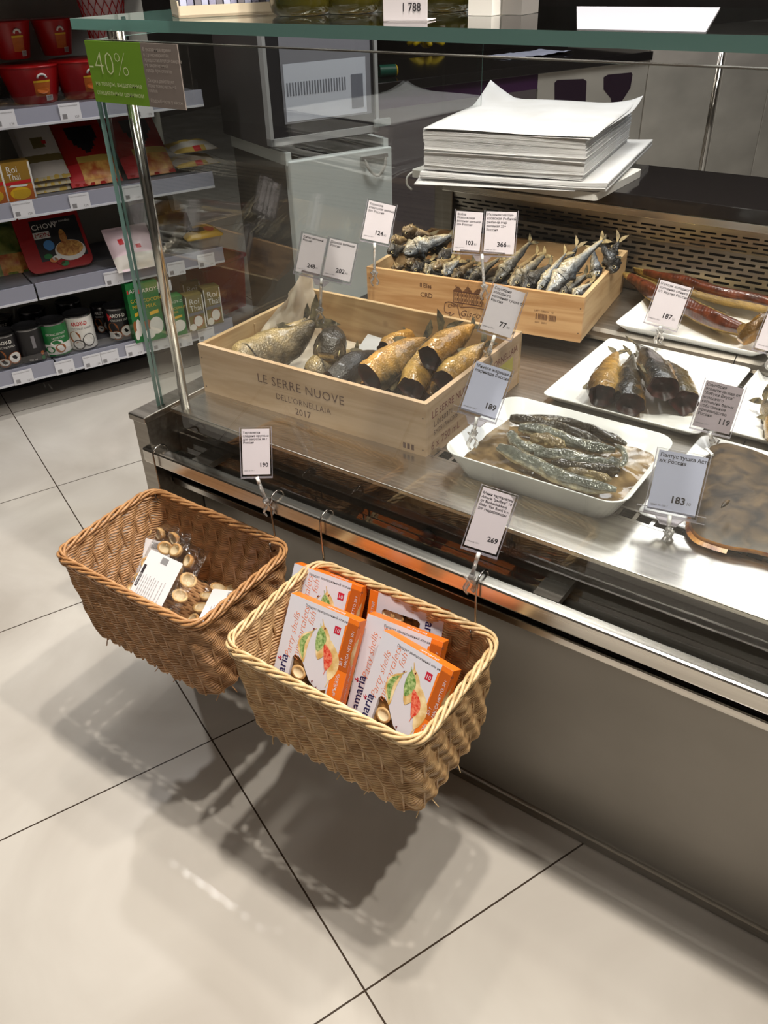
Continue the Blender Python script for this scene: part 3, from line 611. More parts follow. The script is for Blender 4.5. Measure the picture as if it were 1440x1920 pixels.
# crumpled liner paper
def sheet(m, F, nx, ny, W_, H_, fn, mi=0):
    vs = [fn(i/nx, j/ny) for j in range(ny+1) for i in range(nx+1)]
    fs = [(j*(nx+1)+i, j*(nx+1)+i+1, (j+1)*(nx+1)+i+1, (j+1)*(nx+1)+i) for j in range(ny) for i in range(nx)]
    return m.add(vs, fs, mi, True, F)
lp = MB()
def liner(u, v):   # u across depth, v from floor up the left wall
    y = lerp(0.050, 0.335, u); nz = noise.noise(V((u*7, v*5, 1)))*0.008+noise.noise(V((u*16, v*12, 4)))*0.003
    s = v*0.26; top = 0.028+0.135*u**1.25
    if s < 0.12: return (0.16-s*1.05+0.0, y, 0.012+nz*0.4)
    h = (s-0.12)/0.14*top; return (0.034-0.018*min(1, h/0.05)+abs(nz), y+nz, 0.013+h)
sheet(lp, None, 40, 40, 1, 1, liner)
o = lp.build('liner_paper', add_noise(mat('liner_cream', (0.74, 0.65, 0.52, 1), 0.7), (0.70, 0.60, 0.46, 1), (0.78, 0.70, 0.58, 1), (1, 1, 1), 6, 3), None, world=False); o.location = serre.location; o.rotation_euler = serre.rotation_euler
tag(o, 'crumpled cream liner paper rising at the left end of the front wine box', 'paper')
lp = MB(); sheet(lp, None, 20, 6, 1, 1, lambda u, v: (lerp(0.15, 0.33, u), 0.338-0.003*math.sin(u*9)-abs(noise.noise(V((u*9, v*4, 0))))*0.004-(1-v)*0.05, 0.012+v*0.024))
o = lp.build('liner_paper', PAPER, None, world=False); o.location = serre.location; o.rotation_euler = serre.rotation_euler
tag(o, 'strip of white liner paper along the back board of the front wine box', 'paper')

# ------------------------------------------------------------------ fish
def fish_mat(name, back, mid, belly, rough=0.32, stripes=None, scale=(14, 30), coat=0.2, metal=0.15, contrast=0.5):
    m = mat(name, mid, rough, metal, coat=coat); N, Lk, b = nt(m)
    uv = N.new('ShaderNodeUVMap'); sp = N.new('ShaderNodeSeparateXYZ'); Lk.new(uv.outputs[0], sp.inputs[0])
    pp = N.new('ShaderNodeMath'); pp.operation = 'PINGPONG'; pp.inputs[1].default_value = 0.5; Lk.new(sp.outputs['Y'], pp.inputs[0])
    tc = N.new('ShaderNodeTexCoord'); nz = N.new('ShaderNodeTexNoise'); nz.inputs['Scale'].default_value = 55; nz.inputs['Detail'].default_value = 5; Lk.new(tc.outputs['Object'], nz.inputs['Vector'])
    ad = N.new('ShaderNodeMath'); ad.operation = 'MULTIPLY_ADD'; ad.inputs[1].default_value = contrast*0.5; Lk.new(nz.outputs['Fac'], ad.inputs[0]); 
    s2 = N.new('ShaderNodeMath'); s2.operation = 'SUBTRACT'; s2.inputs[1].default_value = contrast*0.25; Lk.new(pp.outputs[0], s2.inputs[0]); Lk.new(s2.outputs[0], ad.inputs[2])
    cr = N.new('ShaderNodeValToRGB'); e = cr.color_ramp.elements; e[0].position = 0.10; e[0].color = back; e[1].position = 0.44; e[1].color = belly; k = e.new(0.26); k.color = mid
    Lk.new(ad.outputs[0], cr.inputs[0]); last = cr.outputs[0]
    if stripes:
        mp = N.new('ShaderNodeMapping'); mp.inputs['Scale'].default_value = (26, 5, 1); wv = N.new('ShaderNodeTexNoise'); wv.inputs['Scale'].default_value = 1.4; wv.inputs['Distortion'].default_value = 1.5
        Lk.new(uv.outputs[0], mp.inputs[0]); Lk.new(mp.outputs[0], wv.inputs['Vector'])
        c2 = N.new('ShaderNodeMapRange'); c2.inputs[1].default_value = 0.5; c2.inputs[2].default_value = 0.56; Lk.new(wv.outputs['Fac'], c2.inputs[0])
        fd = N.new('ShaderNodeMapRange'); fd.inputs[1].default_value = 0.12; fd.inputs[2].default_value = 0.24; fd.inputs[3].default_value = 1; fd.inputs[4].default_value = 0; Lk.new(pp.outputs[0], fd.inputs[0])
        mu = N.new('ShaderNodeMath'); mu.operation = 'MULTIPLY'; Lk.new(c2.outputs[0], mu.inputs[0]); Lk.new(fd.outputs[0], mu.inputs[1])
        mx = N.new('ShaderNodeMixRGB'); mx.inputs[2].default_value = stripes; Lk.new(mu.outputs[0], mx.inputs[0]); Lk.new(last, mx.inputs[1]); last = mx.outputs[0]
    n2 = N.new('ShaderNodeTexNoise'); n2.inputs['Scale'].default_value = 34; n2.inputs['Detail'].default_value = 8; n2.inputs['Roughness'].default_value = 0.7; Lk.new(tc.outputs['Object'], n2.inputs['Vector'])
    mr = N.new('ShaderNodeMapRange'); mr.inputs[1].default_value = 0.3; mr.inputs[2].default_value = 0.7; mr.inputs[3].default_value = 0.42; mr.inputs[4].default_value = 1.35; Lk.new(n2.outputs['Fac'], mr.inputs[0])
    mv = N.new('ShaderNodeVectorMath'); mv.operation = 'SCALE'; Lk.new(last, mv.inputs[0]); Lk.new(mr.outputs[0], mv.inputs['Scale']); Lk.new(mv.outputs[0], b.inputs['Base Color'])
    vo = N.new('ShaderNodeTexVoronoi'); vo.inputs['Scale'].default_value = 260; Lk.new(tc.outputs['Object'], vo.inputs['Vector'])
    bp = N.new('ShaderNodeBump'); bp.inputs['Strength'].default_value = 0.8; bp.inputs['Distance'].default_value = 0.0022; mx2 = N.new('ShaderNodeMath'); mx2.operation = 'MULTIPLY_ADD'; mx2.inputs[1].default_value = 0.5
    Lk.new(vo.outputs['Distance'], mx2.inputs[0]); Lk.new(nz.outputs['Fac'], mx2.inputs[2]); Lk.new(mx2.outputs[0], bp.inputs['Height']); Lk.new(bp.outputs[0], b.inputs['Normal'])
    return m
c = lambda *a: srgb(*a)
F_BREAM = fish_mat('bream_skin', c(70, 62, 52), c(128, 114, 92), c(178, 152, 102), 0.34, contrast=0.8)
F_DARK = fish_mat('dark_bream_skin', c(20, 17, 15), c(34, 29, 25), c(56, 46, 36), 0.45)
F_MACK = fish_mat('mackerel_skin', c(48, 50, 42), c(150, 116, 62), c(205, 152, 76), 0.24, c(34, 36, 34), coat=0.5)
F_GOLD = fish_mat('golden_mackerel_skin', c(92, 66, 30), c(182, 132, 58), c(216, 164, 84), 0.26, coat=0.5)
F_GOLD2 = fish_mat('pale_golden_skin', c(84, 62, 30), c(168, 128, 62), c(200, 160, 84), 0.26, coat=0.5)
F_BLKM = fish_mat('black_mackerel_skin', c(30, 29, 28), c(66, 58, 44), c(196, 142, 66), 0.22, coat=0.6)
F_DRY1 = fish_mat('dried_grey_skin', c(38, 38, 38), c(100, 96, 88), c(160, 144, 110), 0.42, contrast=0.7)
F_DRY2 = fish_mat('dried_blue_skin', c(52, 58, 66), c(132, 134, 134), c(178, 162, 128), 0.36, contrast=0.7)
F_DRY3 = fish_mat('dried_brown_skin', c(48, 38, 28), c(95, 78, 56), c(150, 126, 86), 0.45, contrast=0.7)
F_DRY4 = fish_mat('dried_dark_skin', c(24, 24, 24), c(52, 50, 48), c(88, 80, 68), 0.45, contrast=0.7)
FLESH = add_noise(mat('dark_flesh', (0.03, 0.008, 0.006, 1), 0.45), (0.010, 0.004, 0.003, 1), (0.055, 0.014, 0.010, 1), (1, 1, 1), 60, 4, bump=0.4)
FINM = add_noise(mat('fin', (0.12, 0.10, 0.07, 1), 0.5), c(46, 42, 32), c(120, 108, 78), (1, 1, 1), 90, 3); FINP = add_noise(mat('pale_fin', (0.3, 0.25, 0.15, 1), 0.5), c(105, 90, 60), c(175, 155, 110), (1, 1, 1), 90, 3)
EYE = mat('fish_eye', (0.01, 0.01, 0.01, 1), 0.1); EYER = mat('fish_eye_ring', c(190, 175, 130), 0.3)
def fish(name, label, cat, pts, hw, hh, skin, dorsal=(0, 0, 1), head=True, tail=0.03, fin=FINM, group=None, seed=0, taper=None, wob=0.0016, eye=True, dfin=True, cut=FLESH, mouth=False, tailspread=1.0, parent=None, flesh=None):
    """pts run from the head (or the cut) to the root of the tail; hw/hh are half width and half height of the body"""
    P = spline(pts, 26); n = 28; base = P[0].copy()
    base.z = min(p.z for p in P)-hh
    t = thing(name, label, cat, base, group); rings = []; D0 = V(dorsal); axes = []
    for i, p in enumerate(P):
        u = i/25; T = (P[min(i+1, 25)]-P[max(i-1, 0)]).normalized(); D = (D0-T*D0.dot(T)); D = D.normalized() if D.length > 1e-5 else T.orthogonal(); S = T.cross(D); axes.append((T, D, S))
        if taper: k = taper(u)
        elif head: k = (0.22+0.78*min(1, (u/0.24))**0.62) if u < 0.24 else 1.0; k *= (1-0.80*max(0, (u-0.42)/0.58)**1.35)
        else: k = (0.92+0.10*min(1, u/0.2))*(1-0.86*max(0, (u-0.38)/0.62)**1.7)
        kw = k if not (head and u < 0.24) else (0.35+0.65*k)
        rg = []
        for j in range(n):
            a = 2*pi*j/n; nz = 1+(wob+0.001)/0.02*(noise.noise(V((u*6+seed, math.cos(a)*1.5, math.sin(a)*1.5+seed)))*1.2+0.55*noise.noise(V((u*17+seed, math.cos(a)*4, math.sin(a)*4+seed))))
            if not head and i < 2 and wob > 0: nz *= 1+0.16*noise.noise(V((seed*3.1, math.cos(a)*2.6, math.sin(a)*2.6)))
            yy = math.cos(a); xx = math.sin(a); 
            rg.append(p+D*(yy*hh*k*nz*(1.0 if yy > 0 else 1.08))+S*(math.copysign(abs(xx)**0.85, xx)*hw*kw*nz))
        rings.append(rg)
    m = MB(); vs = [q for r in rings for q in r]; fs = []; uvs = []; fm = []
    for i in range(25):
        for j in range(n):
            j2 = (j+1) % n; fs.append((i*n+j, i*n+j2, (i+1)*n+j2, (i+1)*n+j)); v0, v1 = j/n, (j+1)/n
            uvs.append([(i/25, v0), (i/25, v1), ((i+1)/25, v1), ((i+1)/25, v0)]); 
            fm.append(1 if flesh and flesh[0] <= (j+0.5)/n <= flesh[1] and 0.10 < i/25 < 0.97 else 0)
    for f, uv, k in zip(fs, uvs, fm): m.f.append(f); m.m.append(k); m.s.append(True); m.uv[len(m.f)-1] = uv
    m.v = [V(q) for q in vs]
    if head: m.add(rings[0], [tuple(range(n-1, -1, -1))], 0)
    else:     # hollow cut end
        T, D, S = axes[0]; c0 = P[0]; r1 = [c0+(q-c0)*0.86+T*0.003 for q in rings[0]]; r2 = [c0+(q-c0)*0.6+T*0.016 for q in rings[0]]; r3 = [c0+(q-c0)*0.1+T*0.020 for q in rings[0]]
        m.loft([rings[0], r1, r2, r3], 1, True, False, True)
    m.add(rings[-1], [tuple(range(n))], 0)
    body = m.build('body', [skin, cut], t)
    T, D, S = axes[-1]; p = P[-1]
    if tail:
        tm = MB(); h0 = hh*0.24; Q = []
        for sgn in (1, -1):
            th_ = 0.0009; e = tail*tailspread
            out = [p+D*h0*sgn*1.0-T*0.004, p+D*(h0+e*0.42)*sgn+T*tail*0.5, p+D*(h0+e*0.62)*sgn+T*tail*1.0, p+D*(e*0.36)*sgn+T*tail*0.78, p+D*(e*0.10)*sgn+T*tail*0.5, p-T*0.004]
            A_ = [q+S*th_ for q in out]; B2 = [q-S*th_ for q in out]; k = len(out)
            tm.add(A_+B2, [tuple(range(k)), tuple(range(2*k-1, k-1, -1))]+[(i, (i+1) % k, k+(i+1) % k, k+i) for i in range(k)], 0)
        tm.build('tail_fin', fin, t)
    if dfin:
        for (u0, L, sgn, hgt) in ((0.38 if head else 0.2, 0.16, 1, 0.35), (0.62, 0.12, -1, 0.3)):
            fm_ = MB(); i0 = int(u0*25); i1 = min(25, int((u0+L)*25)+1); top = []; bot = []
            for i in range(i0, i1+1):
                T, D, S = axes[i]; k = (rings[i][0]-P[i]).length if sgn > 0 else (rings[i][n//2]-P[i]).length; f = (i-i0)/(i1-i0)
                bot.append(P[i]+D*sgn*k*0.94); top.append(P[i]+D*sgn*(k+hh*hgt*math.sin(pi*(0.25+0.7*f))*(1-0.5*f)))
            for k in range(len(bot)-1): fm_.add([bot[k]+S*.0006, bot[k+1]+S*.0006, top[k+1]+S*.0002, top[k]+S*.0002, bot[k]-S*.0006, bot[k+1]-S*.0006, top[k+1]-S*.0002, top[k]-S*.0002], [(0, 1, 2, 3), (7, 6, 5, 4), (3, 2, 6, 7)], 0)
            fm_.build('dorsal_fin' if sgn > 0 else 'anal_fin', fin, t)
    if head and eye and hh > 0.007:
        gm = MB()      # gill cover: a raised crescent behind the cheek on both flanks
        for sg in (1, -1):
            i = 6; pts_ = []
            for q in range(9):
                j = (n//4 if sg > 0 else 3*n//4)+(q-4)*n//12/1.0*0.62; T, D, S = axes[i]; a = 2*pi*j/n; ii = min(25, i+int(round(1.2*math.cos((q-4)/4*1.3)))); c0 = P[ii]; w_ = rings[ii][int(round(j)) % n]; pts_.append(c0+(w_-c0)*1.01)
            gm.tube(spline(pts_, 14), [hh*0.045*math.sin(pi*(x+0.6)/14.2)+0.0003 for x in range(14)], 6)
        gm.build('gill_cover', skin, t)
    if head and eye:
        i = 3; T, D, S = axes[i]
        for sg in (1, -1):
            em = MB(); k = abs((rings[i][n//4]-P[i]).length)*0.93; er = max(0.0024, hh*0.13)
            M_ = frame(P[i]+D*hh*0.16+S*sg*k, T, D) if sg > 0 else frame(P[i]+D*hh*0.16+S*sg*k, -T, D)
            zz = V((M_[0][2], M_[1][2], M_[2][2])); 
            if zz.dot(S*sg) < 0: M_ = frame(P[i]+D*hh*0.16+S*sg*k, D, T)
            em.lathe([(er*1.5, -0.001), (er*1.35, 0.0008), (er, 0.0011), (er*0.7, 0.0016), (0.0001, 0.002)], 12, M=M_, mis=[1, 1, 0, 0]); em.build('eye', [EYE, EYER], t)
    return t
CAMD = lambda p: (CAM-V(p)).normalized()
def fpx(name, label, cat, px, zs, hw, hh, skin, side=None, **kw):
    """body line given by photo pixels with the real height of each point above the floor"""
    P = [onz(x, y, z) for (x, y), z in zip(px, zs)]
    if side is None:     # lying on its flank: the back of the fish points sideways, across the viewing direction
        T = (P[-1]-P[0]).normalized(); d = CAMD(P[0]); side = T.cross(d)
    return fish(name, label, cat, P, hw, hh, skin, dorsal=side, **kw)
G1 = 'breams in the front wine box'; 
fpx('sea_bream', 'largest grey bream in the front wine box, tail fin raised against the back board', 'fish', [(432, 706), (480, 672), (550, 640), (588, 606)], [0.695, 0.703, 0.712, 0.730], 0.022, 0.038, F_BREAM, tail=0.048, group=G1, seed=1, tailspread=1.0)
fpx('sea_bream', 'round grey bream facing forward beside the largest bream', 'fish', [(612, 668), (619, 655), (625, 636), (628, 622)], [0.715, 0.712, 0.708, 0.708], 0.030, 0.036, F_BREAM, side=(0.25, 0, 1), tail=0.012, group=G1, seed=2)
fpx('sea_bream', 'small bream lying underneath with its head at the front board', 'fish', [(572, 696), (605, 690), (640, 676), (668, 660)], [0.690, 0.688, 0.68, 0.675], 0.018, 0.026, F_BREAM, tail=0.02, group=G1, seed=3)
fpx('sea_bream', 'bream at the far left of the front wine box, mostly under the largest one', 'fish', [(466, 676), (500, 652), (545, 628), (575, 600)], [0.682, 0.69, 0.70, 0.715], 0.014, 0.028, F_BREAM, tail=0.028, group=G1, seed=4)
fpx('smoked_fish', 'dark smoked fish lying in the middle of the front wine box', 'fish', [(628, 722), (650, 700), (680, 678), (715, 664)], [0.672, 0.68, 0.682, 0.672], 0.022, 0.028, F_DARK, tail=0.02, seed=5, head=False)
fpx('smoked_fish', 'black smoked fish under the mackerels at the front board', 'fish', [(690, 742), (720, 726), (748, 716), (775, 700)], [0.668, 0.672, 0.672, 0.67], 0.020, 0.028, F_BLKM, tail=0, seed=6, head=False)
G2 = 'headless smoked mackerels in the front wine box'
fpx('smoked_mackerel', 'striped headless mackerel in the middle of the front wine box', 'fish', [(694, 710), (722, 690), (765, 660), (800, 636)], [0.712, 0.716, 0.722, 0.735], 0.022, 0.031, F_MACK, head=False, tail=0.030, group=G2, seed=11)
fpx('smoked_mackerel', 'pale headless mackerel between the striped and the golden one', 'fish', [(772, 728), (788, 700), (812, 660), (830, 622)], [0.698, 0.705, 0.72, 0.752], 0.022, 0.026, F_GOLD2, head=False, tail=0.034, group=G2, seed=12)
fpx('smoked_mackerel', 'golden headless mackerel on top of the pile with its dark cut end forward', 'fish', [(806, 672), (826, 655), (860, 632), (888, 610)], [0.742, 0.744, 0.748, 0.756], 0.021, 0.025, F_GOLD, head=False, tail=0.012, group=G2, seed=13)
fpx('smoked_mackerel', 'pale golden headless mackerel against the right side board', 'fish', [(834, 716), (852, 698), (882, 672), (908, 644)], [0.715, 0.718, 0.728, 0.742], 0.020, 0.024, F_GOLD2, head=False, tail=0.022, group=G2, seed=14)
fpx('smoked_mackerel', 'dark mackerel end lying lowest in the front right corner of the wine box', 'fish', [(800, 752), (818, 734), (838, 718), (858, 704)], [0.668, 0.672, 0.678, 0.684], 0.020, 0.025, F_BLKM, head=False, tail=0, group=G2, seed=15)
fpx('smoked_mackerel', 'headless mackerel mostly hidden at the back of the front wine box', 'fish', [(722, 660), (745, 645), (770, 632), (790, 620)], [0.684, 0.684, 0.688, 0.695], 0.018, 0.022, F_GOLD, head=False, tail=0, group=G2, seed=16)
# small dried fish
G3 = 'small dried fish in the rear wooden box'; D1, D2, D3, D4 = F_DRY1, F_DRY2, F_DRY3, F_DRY4
DR = [((927, 531), (994, 455), .742, .795, 11, D1, 'dark slim dried fish reaching up to the back board, right of the paired price cards'),
 ((953, 533), (1007, 476), .738, .775, 8, D3, 'narrow brownish dried fish second in line right of the paired price cards'),
 ((958, 537), (1020, 480), .744, .782, 12, D1, 'grey dried fish with a curled flank in the middle of the right half'),
 ((980, 542), (1032, 498), .740, .770, 14, D4, 'broad dark dried fish lying in front of the empty back board'),
 ((1008, 546), (1060, 476), .742, .790, 8, D2, 'thin pale dried fish standing up left of the big leaning one'),
 ((1026, 549), (1128, 452), .752, .822, 14, D2, 'big silvery dried fish leaning up past the back right corner'),
 ((1046, 551), (1098, 516), .744, .764, 13, D1, 'dried fish with open gill at the front right of the box'),
 ((1074, 555), (1108, 532), .742, .756, 8, D2, 'small pale dried fish at the front right corner of the box'),
 ((1120, 520), (1112, 468), .760, .800, 10, D2, 'dried fish standing on its tail in the right corner'),
 ((1153, 510), (1130, 460), .768, .812, 13, D4, 'dark dried fish hanging over the right side board'),
 ((1143, 482), (1160, 452), .775, .805, 8, D4, 'dark fish tail sticking up at the back right corner'),
 ((1054, 508), (1082, 462), .742, .792, 8, D4, 'dark dried fish behind the big leaning one'),
 ((754, 434), (806, 441), .800, .785, 12, D3, 'brown dried fish topmost at the back left of the heap'),
 ((730, 453), (772, 447), .786, .780, 9, D3, 'reddish brown dried fish sticking out over the left side board'),
 ((728, 473), (765, 464), .775, .768, 11, D4, 'dark fish head at the left side board, below the reddish brown one'),
 ((757, 475), (846, 441), .778, .805, 15, D2, 'bright silver-blue dried fish crossing the top of the left heap'),
 ((762, 496), (802, 474), .755, .768, 13, D3, 'wrinkled brown dried fish under the silver-blue one'),
 ((772, 508), (808, 490), .742, .752, 10, D4, 'black dried fish low at the front left of the box'),
 ((796, 512), (832, 494), .742, .750, 10, D1, 'grey dried fish at the front board, left of the reddish head'),
 ((814, 506), (848, 486), .756, .764, 9, D3, 'dried fish with a reddish head near the front board'),
 ((832, 516), (860, 489), .748, .762, 11, D2, 'pale open-mouthed dried fish in the middle of the front board'),
 ((850, 522), (888, 492), .744, .758, 11, D3, 'olive dried fish right of the pale open-mouthed one'),
 ((870, 524), (898, 500), .738, .752, 9, D4, 'dark dried fish directly below the paired price cards'),
 ((880, 526), (936, 484), .746, .770, 9, D1, 'pale grey dried fish under the clip of the paired price cards'),
 ((806, 468), (846, 449), .776, .786, 12, D4, 'dark dried fish below the tail of the silver-blue one'),
 ((822, 487), (856, 466), .766, .776, 11, D4, 'black dried fish behind the left price card of the pair'),
 ((734, 503), (758, 500), .738, .742, 8, D3, 'small fish head low in the front left corner')]
for i, (a, b, za, zb, hpx, sk, lab) in enumerate(DR):
    za -= 0.006; zb -= 0.006
    m0 = ((a[0]+b[0])/2+random.uniform(-2, 2), (a[1]+b[1])/2+random.uniform(-2, 2)); d = (CAM-onz(*m0, (za+zb)/2)).length; hh = hpx*d/FPX
    fpx('dried_fish', lab, 'dried fish', [a, (lerp(a[0], m0[0], .6), lerp(a[1], m0[1], .6)), m0, b], [za, lerp(za, zb, .3), lerp(za, zb, .55), zb], hh*0.55, hh, sk, tail=0.020, fin=FINP if i % 3 else FINM, group=G3, seed=30+i, wob=0.0095)
# lower layer of the same small fish, seen only between the upper ones
base = Matrix.Translation(gis.location) @ Matrix.Rotation(0.132, 4, 'Z')
rnd = random.Random(12)
for i, x in enumerate([0.05, 0.09, 0.13, 0.17, 0.21, 0.25, 0.29, 0.33, 0.37, 0.41, 0.45]):
    P0 = base @ V((x-0.012, 0.035+0.01*(i % 2), 0.045)); P1 = base @ V((x+rnd.uniform(-.01, .02), 0.16, 0.050)); P2 = base @ V((x+rnd.uniform(-.01, .02), 0.27, 0.045))
    fish('dried_fish', 'dark dried fish in the lower layer of the rear wooden box', 'dried fish', [P0, P1, P2], 0.014, 0.020, [D4, D3, D1][i % 3], dorsal=(1, 0, 0.2), tail=0.02, group='lower layer of small dried fish', seed=70+i, wob=0.003)
# ------------------------------------------------------------------ plates, tray and what lies on them
def dish(name, label, cat, P, W_, D_, rot, rim_h, inner=0.84, r=0.016, th=0.004, depth=None, mt=WHITE, group=None):
    t = thing(name, label, cat, P, group, rot); m = MB(); rings = []
    depth = rim_h*0.8 if depth is None else depth
    k = inner
    for (s, z) in ((k*0.97, 0.0), (k, 0.0015), (1.0-0.012, rim_h-0.003), (1.0, rim_h-0.0015), (0.998, rim_h), (0.985, rim_h), (k+0.01, rim_h-depth+0.002), (k-0.03, rim_h-depth)):
        rings.append(rrect(W_*1.0*s if s > 0.9 else W_-(1-s)*W_, D_-(1-s)*(W_ if W_ < D_ else D_), max(0.004, r*s), 6, z))
    m.loft(rings, 0, True); m.build('dish', mt, t, world=False); return t
dish('square_plate', 'square white plate under the four headless smoked mackerels', 'plate', (1.665, 0.285, 0.6405), 0.290, 0.315, 0.0, 0.016, 0.90, 0.012)
dish('square_plate', 'white plate on the raised tier under the split whitefish', 'plate', (1.675, 0.565, 0.6705), 0.300, 0.245, 0.0, 0.018, 0.88, 0.014)
dish('square_plate', 'square white plate at the right edge behind the 119 price card', 'plate', (1.965, 0.325, 0.6405), 0.290, 0.315, 0.0, 0.016, 0.90, 0.014)
dish('square_plate', 'white plate in front at the right under the flat brown halibut', 'plate', (1.975, -0.005, 0.6405), 0.330, 0.285, -0.02, 0.012, 0.90, 0.014)
dish('square_plate', 'white plate at the back right corner of the raised tier', 'plate', (1.985, 0.565, 0.6705), 0.300, 0.245, 0.0, 0.018, 0.88, 0.014)
tray = dish('deep_tray', 'deep white rounded tray of fish strips in brown marinade', 'tray', (1.656, -0.092, 0.6405), 0.298, 0.232, 0.01, 0.056, 0.80, 0.032, depth=0.044)
JELLY = add_noise(mat('brown_marinade', (0.30, 0.17, 0.07, 1), 0.08, coat=0.6), (0.09, 0.055, 0.024, 1), (0.27, 0.18, 0.085, 1), (1, 1, 1), 30, 8, bump=0.5)
m = MB(); W2, D2 = 0.268, 0.200
gx, gy = 44, 34; vs = []
for j in range(gy+1):
    for i in range(gx+1):
        u, v = i/gx*2-1, j/gy*2-1; k = 1/max(1, (abs(u)**8+abs(v)**8)**(1/8)); x, y = u*k*W2/2, v*k*D2/2
        lump = 0.012*math.exp(-((x-0.095)**2+(y-0.01)**2)/0.0011)+0.006*math.exp(-((x+0.10)**2+(y-0.01)**2)/0.0016)
        vs.append((x, y, 0.0275+lump+0.0018*noise.noise(V((x*60, y*60, 0)))+0.004*lump*60*noise.noise(V((x*70, y*70, 2)))))
m.add(vs, [(j*(gx+1)+i, j*(gx+1)+i+1, (j+1)*(gx+1)+i+1, (j+1)*(gx+1)+i) for j in range(gy) for i in range(gx)], 0, True)
o = m.build('marinade', JELLY, None, world=False); o.location = (1.656, -0.092, 0.6405); o.rotation_euler.z = 0.01; tag(o, 'glossy brown jellied marinade filling the deep white tray', 'marinade', kind='stuff')
LAM1 = fish_mat('strip_blue_skin', c(98, 100, 90), c(178, 170, 140), c(226, 202, 150), 0.18, coat=0.6, contrast=1.0); LAM2 = fish_mat('strip_tan_skin', c(120, 104, 74), c(178, 158, 110), c(206, 184, 134), 0.25, coat=0.6, contrast=1.0)
LAM3 = fish_mat('strip_dark_skin', c(52, 44, 30), c(104, 88, 58), c(120, 104, 70), 0.22, coat=0.6, contrast=1.0)
def cpx(x, y): return (900+x/4.235, 740+y/4.235)
LP = [([(360, 180), (700, 215), (950, 300), (1160, 395)], .676, 9, LAM3, 'dark fish strip lying furthest back in the tray'),
      ([(240, 185), (400, 205), (620, 255), (800, 320), (960, 390)], .680, 11, LAM3, 'olive fish strip second from the back of the tray'),
      ([(310, 258), (500, 290), (700, 370), (880, 415), (1075, 440)], .686, 12, LAM1, 'long blue-grey fish strip across the middle of the tray'),
      ([(240, 300), (280, 370), (380, 425), (520, 440)], .684, 11, LAM1, 'short curved strip at the left end of the tray'),
      ([(400, 345), (520, 360), (600, 390), (670, 425)], .686, 12, LAM2, 'short tan strip lying in the left middle of the tray'),
      ([(430, 470), (600, 480), (800, 520), (1010, 555), (1110, 530)], .686, 13, LAM1, 'pale-edged strip in front of the long blue-grey one'),
      ([(560, 545), (760, 570), (950, 590), (1110, 605)], .684, 10, LAM3, 'dark slim strip with a rounded end at the right'),
      ([(150, 415), (300, 490), (480, 570), (640, 650), (860, 720), (1085, 755)], .684, 13, LAM1, 'long strip nearest the front rim of the tray'),
      ([(690, 610), (800, 620), (930, 645), (1045, 680)], .690, 8, LAM2, 'short pale strip lying on the frontmost one'),
      ([(1085, 405), (1140, 450), (1150, 520), (1115, 575)], .694, 6, LAM1, 'small curled tail piece at the right end of the strips')]
for i, (pp, z, hp, sk, lab) in enumerate(LP):
    pts = [onz(*cpx(*p), z+0.002*math.sin(k)) for k, p in enumerate(pp)]
    fish('marinated_fish_strip', lab, 'fish strip', pts, hp*0.00082, hp*0.00070, sk, dorsal=(0.2, -0.6, 0.8), tail=0, eye=False, dfin=False, group='marinated fish strips in the tray', seed=100+i, wob=0.005,
         taper=lambda u: min(1, 0.45+u*5)*min(1, 0.4+(1-u)*4))
# four mackerels on the square plate
def q2(x, y): return (1060+x/3.789, 560+y/3.789)
G4 = 'headless smoked mackerels on the square plate'
def mk(label, px, zs, hw, hh, sk, seed, side, **kw): fpx('smoked_mackerel', label, 'fish', [q2(*p) for p in px], zs, hw, hh, sk, side=side, head=False, tail=0.026, group=G4, seed=seed, **kw)
mk('leftmost golden headless mackerel on the square plate', [(255, 690), (270, 620), (310, 500), (365, 385)], [.672, .674, .672, .672], 0.024, 0.026, F_GOLD2, 41, (-0.98, 0.1, 0.0))
mk('dark mackerel second from the left on the square plate', [(460, 750), (450, 650), (455, 540), (475, 400)], [.672, .672, .670, .668], 0.024, 0.026, F_BLKM, 42, (-0.95, 0.1, 0.35))
mk('dark and gold mackerel lying on top across the others', [(700, 640), (655, 540), (590, 430), (510, 330)], [.702, .702, .696, .682], 0.024, 0.028, F_BLKM, 43, (-0.95, 0.1, 0.40))
mk('rightmost mackerel on the square plate, open end toward the 119 card', [(850, 735), (800, 620), (740, 520), (660, 440)], [.672, .672, .670, .668], 0.024, 0.027, fish_mat('olive_mackerel_skin', c(40, 36, 30), c(95, 80, 45), c(165, 125, 60), 0.24, coat=0.5), 44, (-0.9, 0, 0.4))
# split whitefish: gold skin outside, ribbed red-brown flesh facing up
RIB = add_noise(mat('smoked_red_flesh', c(110, 48, 20), 0.3, coat=0.4), c(58, 24, 11), c(98, 46, 22), (1, 1, 1), 60, 6, bump=0.4)
N_, L_, b_ = nt(RIB); wv = N_.new('ShaderNodeTexWave'); wv.inputs['Scale'].default_value = 45; wv.inputs['Distortion'].default_value = 1.0; tc = N_.new('ShaderNodeTexCoord'); L_.new(tc.outputs['Object'], wv.inputs['Vector'])
bp = N_.new('ShaderNodeBump'); bp.inputs['Strength'].default_value = 0.25; bp.inputs['Distance'].default_value = 0.001; L_.new(wv.outputs['Fac'], bp.inputs['Height']); L_.new(bp.outputs[0], b_.inputs['Normal'])
F_WF = fish_mat('whitefish_skin', c(150, 128, 72), c(172, 142, 78), c(190, 156, 88), 0.3, coat=0.4, metal=0.3)
def q8(x, y): return (1140+x/4.8, 440+y/4.8)
G5 = 'split smoked whitefish on the tier plate'
